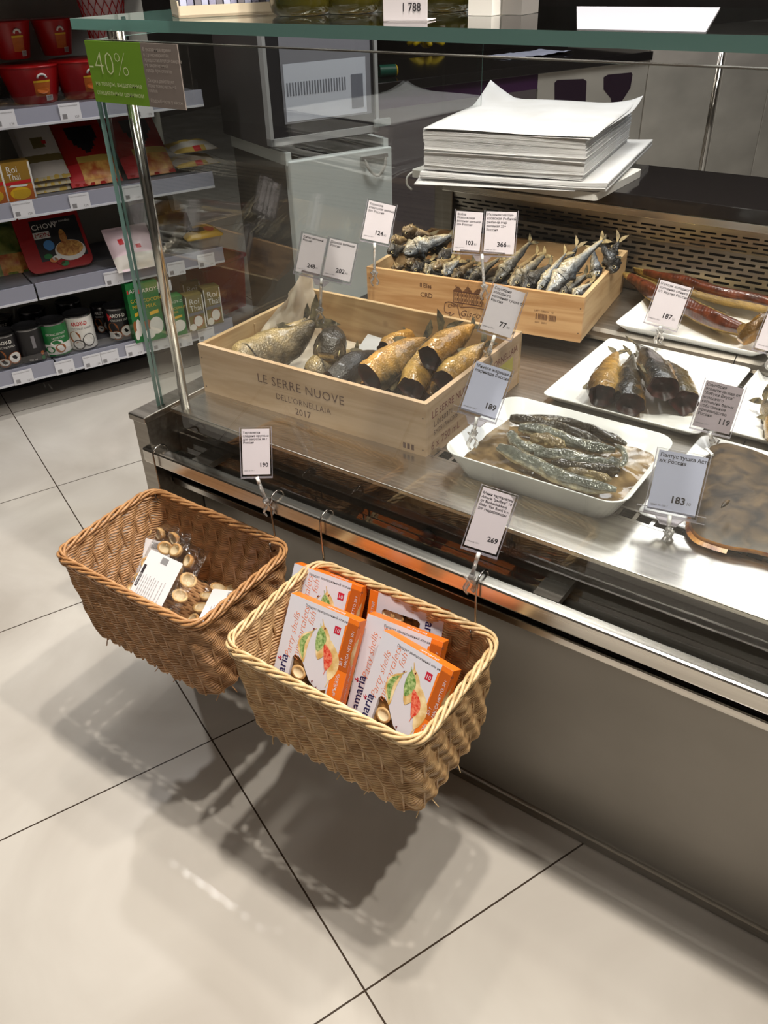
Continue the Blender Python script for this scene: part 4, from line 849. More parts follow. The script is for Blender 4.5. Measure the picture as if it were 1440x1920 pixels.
tp = lambda u: (0.35+0.65*min(1, u*3.2))*(1-0.35*max(0, (u-0.7)/0.3)**2)
def wf(label, px, zs, hw, hh, seed, flesh, **kw):
    P = [onz(*q8(*p), z) for p, z in zip(px, zs)]
    return fish('smoked_whitefish', label, 'fish', P, hw, hh, F_WF, dorsal=(0.1, 0.55, 0.83), tail=0, eye=False, dfin=False, cut=RIB, group=G5, seed=seed, taper=tp, flesh=flesh, wob=0.002)
wf('rear split whitefish lying with its thin end beside the wooden box', [(270, 330), (450, 390), (700, 450), (1000, 540), (1300, 600), (1560, 660)], [.712, .712, .712, .712, .712, .712], 0.036, 0.016, 51, (0.05, 0.36))
wf('front split whitefish with gold skin edge above its red-brown flesh', [(185, 375), (300, 440), (500, 560), (760, 670), (1000, 780), (1220, 860)], [.708, .708, .706, .706, .706, .706], 0.038, 0.018, 52, (0.09, 0.42))
fish('smoked_whitefish', 'curled golden whitefish flap at the right end of the plate, by the frame edge', 'fish', [onz(*q8(1190, 960), .70), onz(*q8(1290, 880), .715), onz(*q8(1400, 800), .725), onz(*q8(1560, 720), .72)], 0.016, 0.026, F_GOLD, dorsal=(0.4, 0.2, 0.9), tail=0, eye=False, dfin=False, group=G5, seed=53, taper=tp)
wv = MB(); rr = [onz(x, y, 0.735) for x, y in ()]
# halibut
HB = add_noise(mat('halibut_skin', c(90, 70, 45), 0.5, coat=0.0), c(34, 25, 18), c(92, 73, 50), (1, 1, 1), 34, 12, 0.36, 0.70, bump=0.35, bdist=0.003, dist=0.6); HBE = add_noise(mat('halibut_edge', c(150, 85, 35), 0.35, coat=0.4), c(120, 60, 22), c(190, 135, 70), (1, 1, 1), 40, 3)
hp = thing('smoked_halibut', 'large flat brown smoked halibut on the front right plate', 'fish', (2.0, -0.02, 0.655), None)
outline = [(1332, 832), (1316, 870), (1306, 910), (1300, 950), (1294, 978), (1308, 1000), (1335, 1012), (1370, 1022), (1420, 1030), (1500, 1048), (1600, 1040), (1640, 980), (1560, 900), (1470, 862), (1410, 838), (1360, 826)]
pts = [onz(x, y, 0.668) for x, y in outline]; cc = sum(pts, V())/len(pts); P_ = spline(pts+[pts[0]], 61)[:60]
m = MB(); rings = []
for s, z in ((0.95, 0.656), (1.0, 0.660), (0.985, 0.665), (0.92, 0.670), (0.76, 0.675), (0.52, 0.679), (0.26, 0.681), (0.03, 0.682)):
    rings.append([V((cc.x+(p.x-cc.x)*s, cc.y+(p.y-cc.y)*s, z+0.0022*noise.noise(V((p.x*40*s, p.y*40*s, z*9)))*(1 if s < 0.95 else 0.3))) for p in P_])
m.loft(rings[:3], 1, True, True, False); m.loft(rings[2:], 0, True, False, True); m.build('body', [HB, HBE], hp)
fm = MB()
for k in range(4, 26): a_ = rings[1][k]; d_ = (a_-cc).normalized(); b2 = rings[1][k+1]; fm.add([a_, b2, b2+d_*0.006-V((0, 0, .003)), a_+d_*0.006-V((0, 0, .003))], [(0, 1, 2, 3)], 0)
fm.build('fin_fringe', HBE, hp)
fm = MB(); fm.tube(spline([onz(1352, 952, .70), onz(1362, 942, .702), onz(1368, 938, .70)], 8), [0.0005, 0.002, 0.003, 0.003, 0.003, 0.0025, 0.002, 0.0005], 6); fm.build('gill_ridge', HB, hp)
# fish end on the right plate
fpx('smoked_fish', 'pale smoked fish with dark tail at the right edge of the photo', 'fish', [(1500, 800), (1470, 790), (1445, 772), (1432, 752)], [.672, .672, .67, .675], 0.018, 0.022, F_BREAM, tail=0.026, seed=61)
fpx('smoked_fish', 'second pale fish on the right plate, in front of the dark tail', 'fish', [(1500, 840), (1470, 825), (1450, 800), (1440, 782)], [.672, .672, .67, .672], 0.016, 0.020, F_GOLD2, tail=0.02, seed=62)

# ------------------------------------------------------------------ price cards on clear clips
def card_plane(TL, TR, BR, BL, P, tiltback=0.35):
    """upright card through P, leaning back, facing the shopper side; corners from the photo"""
    h = V((CAM.x-P.x, CAM.y-P.y, 0)).normalized(); n = (h*math.cos(tiltback)+V((0, 0, math.sin(tiltback)))).normalized()
    q = [onp(*p, P, n) for p in (TL, TR, BR, BL)]
    cx = sum(q, V())/4; u = ((q[1]-q[0])+(q[2]-q[3])); v = ((q[0]-q[3])+(q[1]-q[2])); w_ = u.length/2; h_ = v.length/2
    return cx, u, v, w_, h_
def price_tag(label, cards, clip, P, lines_price, group='price cards on clear clips', cm=None, wide=False, base=True, tb=0.35, small=False):
    P = V(P); t = thing('price_tag', label, 'price tag', (clip[0], clip[1], clip[2]), group); C0 = V(clip); bots = []
    for i, (corners, (lines, price, dec)) in enumerate(zip(cards, lines_price)):
        cx, u, v, w_, h_ = card_plane(*corners, P, tb); F = frame(cx, u, v); x0, y0 = w_/2, h_/2
        MB().slab((-x0-0.0032, -y0-0.005, -0.0016), (x0+0.0032, y0+0.0028, 0.0013), 0, 1, 2).slab((-x0-0.0036, -y0-0.0054, -0.0018), (-x0-0.0022, y0+0.003, 0.0016), 1, 1, 2).slab((x0+0.0022, -y0-0.0054, -0.0018), (x0+0.0036, y0+0.003, 0.0016), 1, 1, 2).slab((-x0-0.0036, -y0-0.0062, -0.0018), (x0+0.0036, -y0-0.0035, 0.0016), 1, 1, 2).build_local('card_holder', [ACRYL, HEDGE], t, F)
        m = MB(); m.box((-x0, -y0, -0.0006), (x0, y0, 0.0001), 0)
        G = Matrix.Translation((0, 0, 0.0003)); fs = min(h_*0.084, w_*0.112)
        for k, s in enumerate(lines): m.text(s, fs, G @ Matrix.Translation((-x0*0.92, y0*0.80-k*fs*1.08, 0)), 1, thin=0.014)
        m.text(price, fs*1.95, G @ Matrix.Translation((x0*(0.50 if dec else 0.86), -y0*0.66, 0)), 1, 'RIGHT', thin=0.025)
        if dec: m.text(dec, fs*0.95, G @ Matrix.Translation((x0*0.53, -y0*0.66, 0)), 2)
        m.text('цена за 100 г', fs*0.55, G @ Matrix.Translation((-x0*0.9, -y0*0.84, 0)), 2)
        m.build_local('price_card', [cm or CARD, INK, INKG], t, F)
        bots.append(F @ V((0, -y0-0.004, 0)))
    B0 = sum(bots, V())/len(bots); dn = (C0-B0)
    if wide or len(cards) > 1:
        cx, u, v, w_, h_ = card_plane(*cards[0], P, tb); F = frame(B0+v.normalized()*0.003, u, v); wd = (w_*0.72 if len(cards) == 1 else w_*0.85)
        m = MB().slab((-wd, -0.006, -0.003), (wd, 0.004, 0.003), 0, 1, 2); m.loft([[V((s*a, b, cz)) for s, b, cz in ((-1, y, 0.0035), (1, y, 0.0035), (1, y, -0.0035), (-1, y, -0.0035))] for a, y in ((wd*0.42, -0.006), (wd*0.24, -0.017))], 1, False)
        m.build_local('clip_bar', [ACRYL, HEDGE], t, F)
    L = dn.length
    if L > 0.012:
        d = dn.normalized(); m = MB(); m.tube([B0, B0+d*min(0.012, L*0.4)], 0.0032, 10); m.build('swivel_joint', WPIN, t)
        m = MB(); m.tube([B0+d*min(0.010, L*0.35), C0-d*0.010], 0.0030, 8); m.tube([C0-d*0.014, C0-d*0.007], 0.0048, 8); m.build('stem', CLEARP, t)
    side = V((1, -0.6, 0)).normalized()
    a1, a2 = [], []
    m = MB()
    for sg in (1, -1):
        off = V((-side.y, side.x, 0))*0.0045*sg
        m.tube(spline([C0+V((0, 0, 0.011))+off*1.5, C0+off*0.5+V((0, 0, 0.003)), C0+off*1.8+V((0, 0, -0.008)), C0+off*1.0+V((0, 0, -0.017))], 12), 0.0052, 6, flat=0.35)
    m.build('spring_clip', CLEARP, t)
    return t
def build_local(s, name, mats, t, F):   # part whose own axes follow the card
    o = s.build(name, mats, t, world=False); org = parent_origin(t); M = F.copy(); M.translation = M.translation-org; o.matrix_local = M; return o
MB.build_local = build_local
HEDGE = mat('holder_edge', (0.70, 0.66, 0.72, 1), 0.15, trans=0.75); WPIN = mat('white_pin', (0.85, 0.84, 0.82, 1), 0.4); CLEARP = mat('clear_plastic_clip', (0.86, 0.84, 0.82, 1), 0.12, trans=0.85)
sb_back = onp(600, 592, (0.97, 0.158, 0.745), (0.035, -1, 0)); 
price_tag('pair of price cards 248 and 202 on the front wine box back board', [((565, 437), (610, 447), (602, 520), (557, 508)), ((617, 447), (668, 457), (657, 530), (607, 517))], (0.988+0.0, 0.150, 0.752) if False else tuple(onz(600, 590, 0.752)), tuple(onz(600, 560, 0.775)),
          [(['Сибас вяленый', 'Россия'], '248', '70'), (['Дорада вяленая', 'Россия'], '202', '90')], wide=False)
price_tag('price card 124 on a clip at the left end of the rear wooden box', [((689, 375), (740, 386), (730, 458), (681, 447))], tuple(onz(702, 520, 0.762)), tuple(onz(704, 480, 0.80)), [(['Корюшка', 'азиатская вяленая', '20+ Россия'], '124', '40')])
price_tag('pair of price cards 103 and 366 above the middle of the rear wooden box', [((857, 397), (907, 397), (898, 475), (849, 468)), ((912, 397), (970, 397), (962, 478), (906, 474))], tuple(onz(908, 545, 0.760)), tuple(onz(907, 505, 0.785)),
          [(['Вобла', 'Поволжская', 'вяленая цельная', '20+ Россия'], '103', '80'), (['Икряная чехонь', 'азовская Рыбный', 'рыбный мир', 'вяленая 23+', 'Россия'], '366', '40')], wide=True)
price_tag('price card 77 leaning at the back right corner of the front wine box', [((925, 532), (983, 548), (960, 636), (902, 616))], tuple(onz(914, 668, 0.745)), tuple(onz(915, 650, 0.755)), [(['Скумбрия', 'холодного', 'копчения тушка б/г', 'Россия'], '77', '90')])
price_tag('bluish price card 189 clipped to the left corner of the deep tray', [((893, 676), (957, 697), (930, 788), (864, 767))], tuple(onz(886, 822, 0.700)), tuple(onz(888, 800, 0.715)), [(['Минога жареная в', 'маринаде Россия'], '189', None)], cm=CARDB, wide=True)
price_tag('price card 187 on the front edge of the whitefish plate', [((1240, 525), (1298, 540), (1266, 617), (1210, 600))], tuple(onz(1236, 628, 0.690)), tuple(onz(1238, 620, 0.695)), [(['Муксун холодного', 'копчения спинка', 'с/т Якутия Россия'], '187', '50')])
price_tag('price card cut off by the right edge above the mackerel plate', [((1442, 575), (1500, 590), (1475, 668), (1418, 652))], tuple(onz(1446, 675, 0.690)), tuple(onz(1448, 668, 0.695)), [(['Нельма холодного', 'копчения Россия'], '245', None)])
price_tag('mauve price card 119 between the mackerel plate and the right plate', [((1320, 712), (1392, 728), (1370, 816), (1303, 798))], tuple(onz(1338, 836, 0.655)), tuple(onz(1338, 828, 0.668)), [(['Скумбрия', 'атлантическая от', '"Азбуки Вкуса"', 'холодного', 'копчения балык', 'собственное', 'производство', 'Россия'], '119', None)], cm=CARDD)
price_tag('large bluish price card 183 clipped at the front strip before the halibut', [((1242, 845), (1328, 858), (1303, 972), (1207, 950))], tuple(onz(1252, 1008, 0.655)), tuple(onz(1254, 985, 0.665)), [(['Палтус тушка Астр', 'х/к Россия'], '183', '10')], cm=CARDB, wide=True)
price_tag('price card 190 clipped above the right end of the biscuit basket', [((445, 805), (498, 805), (514, 888), (463, 890))], (1.266, -0.353, 0.583), (1.262, -0.350, 0.62), [(['Тарталетки', 'сладкие круглые', 'для закусок 80 г', 'Россия'], '190', None)])
price_tag('price card 269 clipped above the right end of the tartlet box basket', [((900, 912), (963, 930), (934, 1042), (876, 1022))], (1.652, -0.353, 0.592), (1.650, -0.350, 0.62), [(['Мини тарталетки', 'Ameria "рыбки" 10', 'от Banketbakkerij', 'Gebr. Van Rooij b.v.', '50г Нидерланды'], '269', None)])
lv = MB().box((-0.003, 0, -0.001), (0.003, 0.036, 0.001)); lvt = onz(1318, 845, 0.66)
lv.add([(-0.008, -0.014, -0.001), (0.008, -0.014, -0.001), (0.003, 0, -0.001), (-0.003, 0, -0.001), (-0.008, -0.014, 0.001), (0.008, -0.014, 0.001), (0.003, 0, 0.001), (-0.003, 0, 0.001)], [(3, 2, 1, 0), (4, 5, 6, 7), (0, 1, 5, 4), (1, 2, 6, 5), (2, 3, 7, 6), (3, 0, 4, 7)])
sp_ = MB(); A_ = onz(1290, 868, 0.672); B2 = onz(1322, 829, 0.690)
F = frame(A_, V((0.6, -0.6, 0)), B2-A_); sp_.add([(-0.008, 0, 0), (0.008, 0, 0), (0.005, 0.034, 0), (-0.005, 0.034, 0), (-0.008, 0, 0.002), (0.008, 0, 0.002), (0.005, 0.034, 0.002), (-0.005, 0.034, 0.002)], [(3, 2, 1, 0), (4, 5, 6, 7), (0, 1, 5, 4), (1, 2, 6, 5), (2, 3, 7, 6), (3, 0, 4, 7)], 0, False, F)
sp_.box((-0.009, 0.034, -0.001), (0.011, 0.0375, 0.003), 0, F)
tag(sp_.build('plastic_lever', PLAST), 'small white plastic lever sticking up behind the 183 price card', 'clip lever')
# ------------------------------------------------------------------ chopping board and wrapping paper on the rear worktop
cb = MB(); rr_ = rrect(0.475, 0.26, 0.01, 4)
cb.loft([[p+V((1.160, 0.72, z)) for p in rr_] for z in (0.8855, 0.902)], 0, False)
ob = thing('chopping_board', 'thick white chopping board under the stack of wrapping paper', 'chopping board', (1.165, 0.735, 0.8855)); cb.build('board', mat('board_plastic', (0.70, 0.68, 0.64, 1), 0.45), ob, bevel=0.003)
hd = MB(); hd.tube(spline([V((0.922, 0.62, 0.897)), V((0.908, 0.60, 0.885)), V((0.906, 0.598, 0.865)), V((0.915, 0.606, 0.852))], 12), 0.0025, 6); hd.build('hanging_loop', PLAST, ob)
PS0 = V((0.998, 0.530, 0)); PX = V((0.365, 0.064, 0)); PXn = PX.normalized(); PYn = V((-PXn.y, PXn.x, 0))
def paper_block(name, lab, z0, z1, n, W_, D_, off, seed, kind=None, curl=0.0):
    m = MB(); rnd = random.Random(seed); o0 = PS0+PXn*off[0]+PYn*off[1]; nx = 14; wobx = 0; woby = 0
    for k in range(n):
        za = z0+(z1-z0)*k/n; zb = za+(z1-z0)/n*0.86; wobx += rnd.uniform(-.0011, .0011); woby += rnd.uniform(-.0009, .0009); wobx *= .93; woby *= .93; big = rnd.random() < 0.10
        dx = wobx+(rnd.uniform(-.004, .004) if big else 0); dy = woby+(rnd.uniform(-.004, .001) if big else 0); top = []; bot = []
        for j in (0, 1):
            for i in range(nx+1):
                u = i/nx; sag = 0.0030*math.sin(pi*u*1.0+0.3)*math.sin(k*0.25+seed)*(1-j)+curl*(abs(u-0.5)*2)**4*(1 if u > 0.5 else -0.2)
                p = o0+PXn*(u*W_+dx)+PYn*(j*D_+dy); top.append(p+V((0, 0, zb+sag))); bot.append(p+V((0, 0, za+sag)))
        q = nx+1
        fs = [(i, i+1, q+i+1, q+i) for i in range(nx)]; m.add(top, fs, 0); m.add(bot, [f[::-1] for f in fs], 0)
        per = [i for i in range(q)]+[q+nx-i for i in range(q)]
        m.add([top[i] for i in per]+[bot[i] for i in per], [(i, 2*q+i, 2*q+(i+1) % (2*q), (i+1) % (2*q)) for i in range(2*q)], 0)
    o = m.build(name, PAPER); return tag(o, lab, 'paper stack', kind=kind)
paper_block('wrapping_paper_stack', 'tall stack of white wrapping paper sheets on the chopping board', 0.922, 1.004, 52, 0.368, 0.455, (0.0, 0.0), 3, 'stuff')
paper_block('wrapping_paper_stack', 'lower fanned part of the wrapping paper, sticking out at the right', 0.9035, 0.920, 12, 0.428, 0.50, (-0.004, -0.012), 8, 'stuff', 0.004)
def loose_sheet(lab, off, W_, D_, z, fn, rot=0.0):
    m = MB(); nx, ny = 24, 24; c_, s_ = math.cos(rot), math.sin(rot)
    def f(u, v):
        x = (u-0.5)*W_; y = (v-0.5)*D_; x, y = x*c_-y*s_, x*s_+y*c_; p = PS0+PXn*(0.186+off[0]+x)+PYn*(0.226+off[1]+y); p.z = z+fn(u, v); return p
    sheet(m, None, nx, ny, 1, 1, f); o = m.build('wrapping_paper_sheet', PAPER); md = o.modifiers.new('t', 'SOLIDIFY'); md.thickness = 0.0003
    return tag(o, lab, 'paper sheet', 'loose wrapping paper sheets')
loose_sheet('topmost sheet of wrapping paper with its far left corner curled up', (0.004, 0.0), 0.382, 0.460, 1.0070, lambda u, v: 0.044*max(0, (v-u*1.5-0.70)/0.30)**1.2+0.0012*math.sin(u*7+v*5)+0.012*max(0, (u+v-1.75)/0.25)**2+0.002, 0.01)
loose_sheet('second sheet of wrapping paper, turned a little under the top one', (0.008, 0.004), 0.380, 0.462, 1.0050, lambda u, v: 0.012*max(0, (v-u*1.5-0.6)/0.4)**1.4+0.022*max(0, (u+v-1.75)/0.25)**2+0.001*math.sin(u*8), -0.035)
loose_sheet('lowest wrapping paper sheet hanging over the chopping board at the left', (-0.020, -0.018), 0.370, 0.46, 0.9032, lambda u, v: 0.006*max(0, 0.5-u)*math.sin(v*6)-0.010*max(0, (0.10-v)/0.10)*(1-u)+0.001, 0.03)

# ------------------------------------------------------------------ grocery shelving on the left
def LM(l, m, z): return TL_*l+TM_*m+V((0, 0, z))
SHD = mat('shelf_deck', (0.17, 0.17, 0.19, 1), 0.35); SHB = mat('shelf_back_cream', (0.42, 0.40, 0.35, 1), 0.5); LIP = mat('shelf_lip_plastic', (0.30, 0.305, 0.37, 1), 0.18); LIPW = mat('lip_white_edge', (0.62, 0.63, 0.68, 1), 0.3)
CARDW = mat('shelf_label_white', (0.72, 0.72, 0.76, 1), 0.5)
L0 = -0.556; MF = frame((0, 0, 0), TM_, V((0, 0, 1)))     # local x = along the shelf, y = up, z = toward the aisle (x cross y)
gon = thing('shelving_unit', 'dark grocery shelving with blue-grey price rails, full of packets and cans', 'shelving', tuple(LM(-0.76, 0.0, 0)))
def lmbox(m, l0, l1, m0, m1, z0, z1, mi=0):
    vs = [LM(l0, m0, z0), LM(l1, m0, z0), LM(l1, m1, z0), LM(l0, m1, z0), LM(l0, m0, z1), LM(l1, m0, z1), LM(l1, m1, z1), LM(l0, m1, z1)]
    return m.add(vs, [(3, 2, 1, 0), (4, 5, 6, 7), (0, 1, 5, 4), (1, 2, 6, 5), (2, 3, 7, 6), (3, 0, 4, 7)], mi)
ZL = [(0.120, 0.172), (0.392, 0.444), (0.658, 0.708), (0.920, 0.968), (1.255, 1.30)]; LABPX = [[(43, 706), (121, 687), (173, 676), (205, 668), (252, 655), (300, 643), (344, 638), (386, 626)], [(213, 521), (330, 503), (386, 488)], [(43, 392), (149, 377), (248, 361)], [(8, 223), (131, 209), (268, 205)], []]
ME = 0.861; MS = 0.18
lmbox(MB(), -0.975, -0.960, -1.3, ME-0.02, 0.08, 1.75).build('back_panel', SHB, gon)
lmbox(MB(), -0.93, -0.80, -1.3, ME-0.02, 0.0, 0.09).build('plinth', BLACK, gon)
for m_ in (-0.5, MS, ME-0.10):
    u = MB(); lmbox(u, -0.960, -0.945, m_-0.018, m_+0.018, 0.05, 1.75)
    for k in range(28): lmbox(u, -0.9452, -0.9445, m_-0.008, m_+0.008, 0.10+k*0.058, 0.125+k*0.058, 1)
    u.build('slotted_upright', [SHB, BLACK], gon)
for (z0, z1), labs in zip(ZL, LABPX):
    for (ma, mb_) in ((-1.3, MS-0.003), (MS+0.003, ME)):
        s_ = lmbox(MB(), -0.945, L0-0.012, ma, mb_, z1-0.030, z1-0.008).build('shelf', SHD, gon)
        lp = MB(); prof = [(L0-0.014, z0+0.002), (L0, z0), (L0-0.004, z1), (L0-0.010, z1), (L0-0.012, z1-0.008), (L0-0.014, z1-0.010)]
        lp.loft([[LM(l, ma, z) for l, z in prof], [LM(l, mb_, z) for l, z in prof]], 0, False); lmbox(lp, L0-0.002, L0+0.0015, ma, mb_, z0-0.003, z0+0.004, 1)
        lp.build('price_rail', [LIP, LIPW], s_)
        lmbox(MB(), L0-0.020, L0-0.018, ma+0.01, mb_-0.005, z1-0.008, z1+0.030).build('clear_riser', ACRYL, s_)
        for k, (px, py) in enumerate(labs):
            P = onp(px, py, LM(L0-0.002, 0, 0), TL_); mm = P.dot(TM_)
            if ma <= mm < mb_:
                g_ = MB(); F = frame(P+TL_*0.0035, TM_, V((0, 0, 1))); g_.box((-0.033, -0.0245, 0), (0.033, 0.0245, 0.0006), 0, F)
                G = F @ Matrix.Translation((0, 0, 0.0009)); g_.text('Молоко кокосовое', 0.006, G @ Matrix.Translation((-0.030, 0.015, 0)), 1); g_.text('129', 0.010, G @ Matrix.Translation((0.010, -0.019, 0)), 1)
                for a in range(16): g_.box((-0.026+a*0.0009, -0.019, 0), (-0.026+a*0.0009+0.0005, -0.005, 0.0001), 1, G)
                g_.build('price_label', [LIPW if False else CARDW, INKG], s_)
    pass
def spot_on(px, py, z, wpx, ytop):
    P = onz(px, py, z); d = (P-CAM).length; w_ = wpx*d/FPX; h = (CAM-P); n = V((h.x, h.y, 0)).normalized(); top = onp(px, ytop, P, n).z; return P, w_, top-z
def facing(P): h = CAM-P; return math.atan2(h.y, h.x)
def cyl_patch(m, r, z0, z1, a0, a1, mi, n=14, r1=None):
    r1 = r if r1 is None else r1; vs = []
    for k in range(n+1): a = lerp(a0, a1, k/n); vs += [(r*math.cos(a), r*math.sin(a), z0), (r1*math.cos(a), r1*math.sin(a), z1)]
    return m.add(vs, [(2*k, 2*k+2, 2*k+3, 2*k+1) for k in range(n)], mi, True)
def cyl_text(m, s, size, r, z, ac, mi, sx=1.0, **kw):
    vs, fs = text_geo(s, size, 'CENTER', kw.get('shear', 0), kw.get('thin', 0), 1.0)
    return m.add([(r*math.cos(ac+x*sx/r), r*math.sin(ac+x*sx/r), z+y) for x, y in vs], fs, mi)
def cyl_disc(m, r, z, ac, w_, h_, mi, n=16):
    return m.add([(r*math.cos(ac+w_/2*math.cos(2*pi*k/n)/r), r*math.sin(ac+w_/2*math.cos(2*pi*k/n)/r), z+h_/2*math.sin(2*pi*k/n)) for k in range(n)], [tuple(range(n))], mi)
cl = lambda n_, *a, **k: mat(n_, srgb(*a), k.get('r', 0.4), k.get('m', 0.0))
RED = cl('noodle_red', 165, 20, 22, r=0.3); YLW = cl('print_yellow', 225, 180, 40); ORG = cl('print_noodles', 190, 100, 35); WHT = cl('print_white', 225, 222, 215); BLK = cl('can_black', 28, 26, 28, r=0.3); CGR = cl('can_green', 30, 110, 55, r=0.3); COC = cl('coconut_husk', 150, 88, 45); RIMM = mat('can_rim', (0.25, 0.25, 0.26, 1), 0.25, 1.0); PRD = cl('print_red', 195, 35, 40); TIN = mat('tin_top', (0.10, 0.10, 0.11, 1), 0.3, 0.8); PNK = cl('pink_white', 215, 190, 195)
def cup(lab, px, py, z, wpx, ytop, group='red noodle cups on the top shelf', style='red'):
    P, w_, h = spot_on(px, py, z, wpx, ytop); r = w_/2; h = max(0.06, h); t = thing('noodle_cup', lab, 'noodle cup', P-V((math.cos(facing(P)), math.sin(facing(P)), 0))*r*0.7, group)
    f = facing(P); m = MB(); base = RED if style == 'red' else PNK
    m.lathe([(r*0.66, 0), (r*0.69, 0.004), (r*0.97, h*0.94)], 32, 0)
    if style == 'red':
        at = lambda q: r*lerp(0.69, 0.97, q)+0.0016
        for da, wd in ((0.35, 0.62), (-2.0, 0.6), (2.6, .6)):
            cyl_patch(m, at(.15), h*0.20, h*0.58, f+da-wd/2, f+da+wd/2, 2, r1=at(.58)); cyl_patch(m, at(.57)+.0004, h*0.57, h*0.62, f+da-wd/2, f+da+wd/2, 1, r1=at(.62)+.0004)
            cyl_disc(m, at(.4)+.002, h*0.36, f+da, w_*0.20, h*0.16, 4); cyl_patch(m, at(.1)+.002, h*0.08, h*0.22, f+da+0.1, f+da+0.40, 3, r1=at(.2)+.002)
            for k in range(8): cyl_patch(m, at(.1)+.0026, h*0.09, h*0.21, f+da+0.12+k*0.034, f+da+0.135+k*0.034, 5, 1, r1=at(.2)+.0026)
            m.tube([((at(.75)+.001)*math.cos(f+da+a_*0.16), (at(.75)+.001)*math.sin(f+da+a_*0.16), h*(0.68+0.10*math.sqrt(max(0, 1-a_*a_)))) for a_ in [-1+2*i/10 for i in range(11)]], 0.0035, 5, 3)
    else:
        at = lambda q: r*lerp(0.69, 0.97, q)+0.001
        for k in range(18):
            for sg in (1, -1): m.tube([(at(q)*math.cos(2*pi*k/18+sg*q*0.9), at(q)*math.sin(2*pi*k/18+sg*q*0.9), h*0.94*q) for q in [i/8 for i in range(9)]], 0.0016, 4, 5)
    m.build('cup', [base, YLW, ORG, WHT, ORG if style == 'red' else WHT, INK if style == 'red' else PRD], t, world=False)
    MB().lathe([(r*0.97, h*0.94), (r, h*0.945), (r, h*0.98), (r*0.96, h), (0.001, h)], 32).build('lid', WHT if style != 'red' else RED, t, world=False)
    return t
Z4, Z3, Z2, Z1 = 0.9602, 0.7002, 0.4362, 0.1642
cup('red noodle cup at the left edge of the photo on the upper shelf', -40, 203, Z4, 92, 130)
cup('red noodle cup with a yellow label, front row, second from the left', 70, 196, Z4, 98, 122)
cup('red noodle cup partly behind the green discount sticker', 163, 187, Z4, 96, 112)
cup('red noodle cup just right of the steel post, behind the glass', 262, 178, Z4, 86, 105)
for px, py, zz, w_, yt, lab in ((30, 112, 1.085, 66, 38, 'red noodle cup stacked on the back row at the far left'), (110, 104, 1.085, 62, 34, 'dark red noodle cup stacked on the back row beside the far left one')): cup(lab, px, py, zz, w_, yt)
for px, py, lab in ((40, 165, 'red noodle cup in the shaded back row at the left'), (118, 157, 'red noodle cup in the shaded back row in the middle'), (205, 150, 'red noodle cup in the shaded back row under the diamond-patterned cup')): cup(lab, px, py, Z4, 66, py-60)
cup('white cup with red diamond pattern on the back row', 205, 88, 1.10, 72, -8, None, 'pink')
cup_l = None
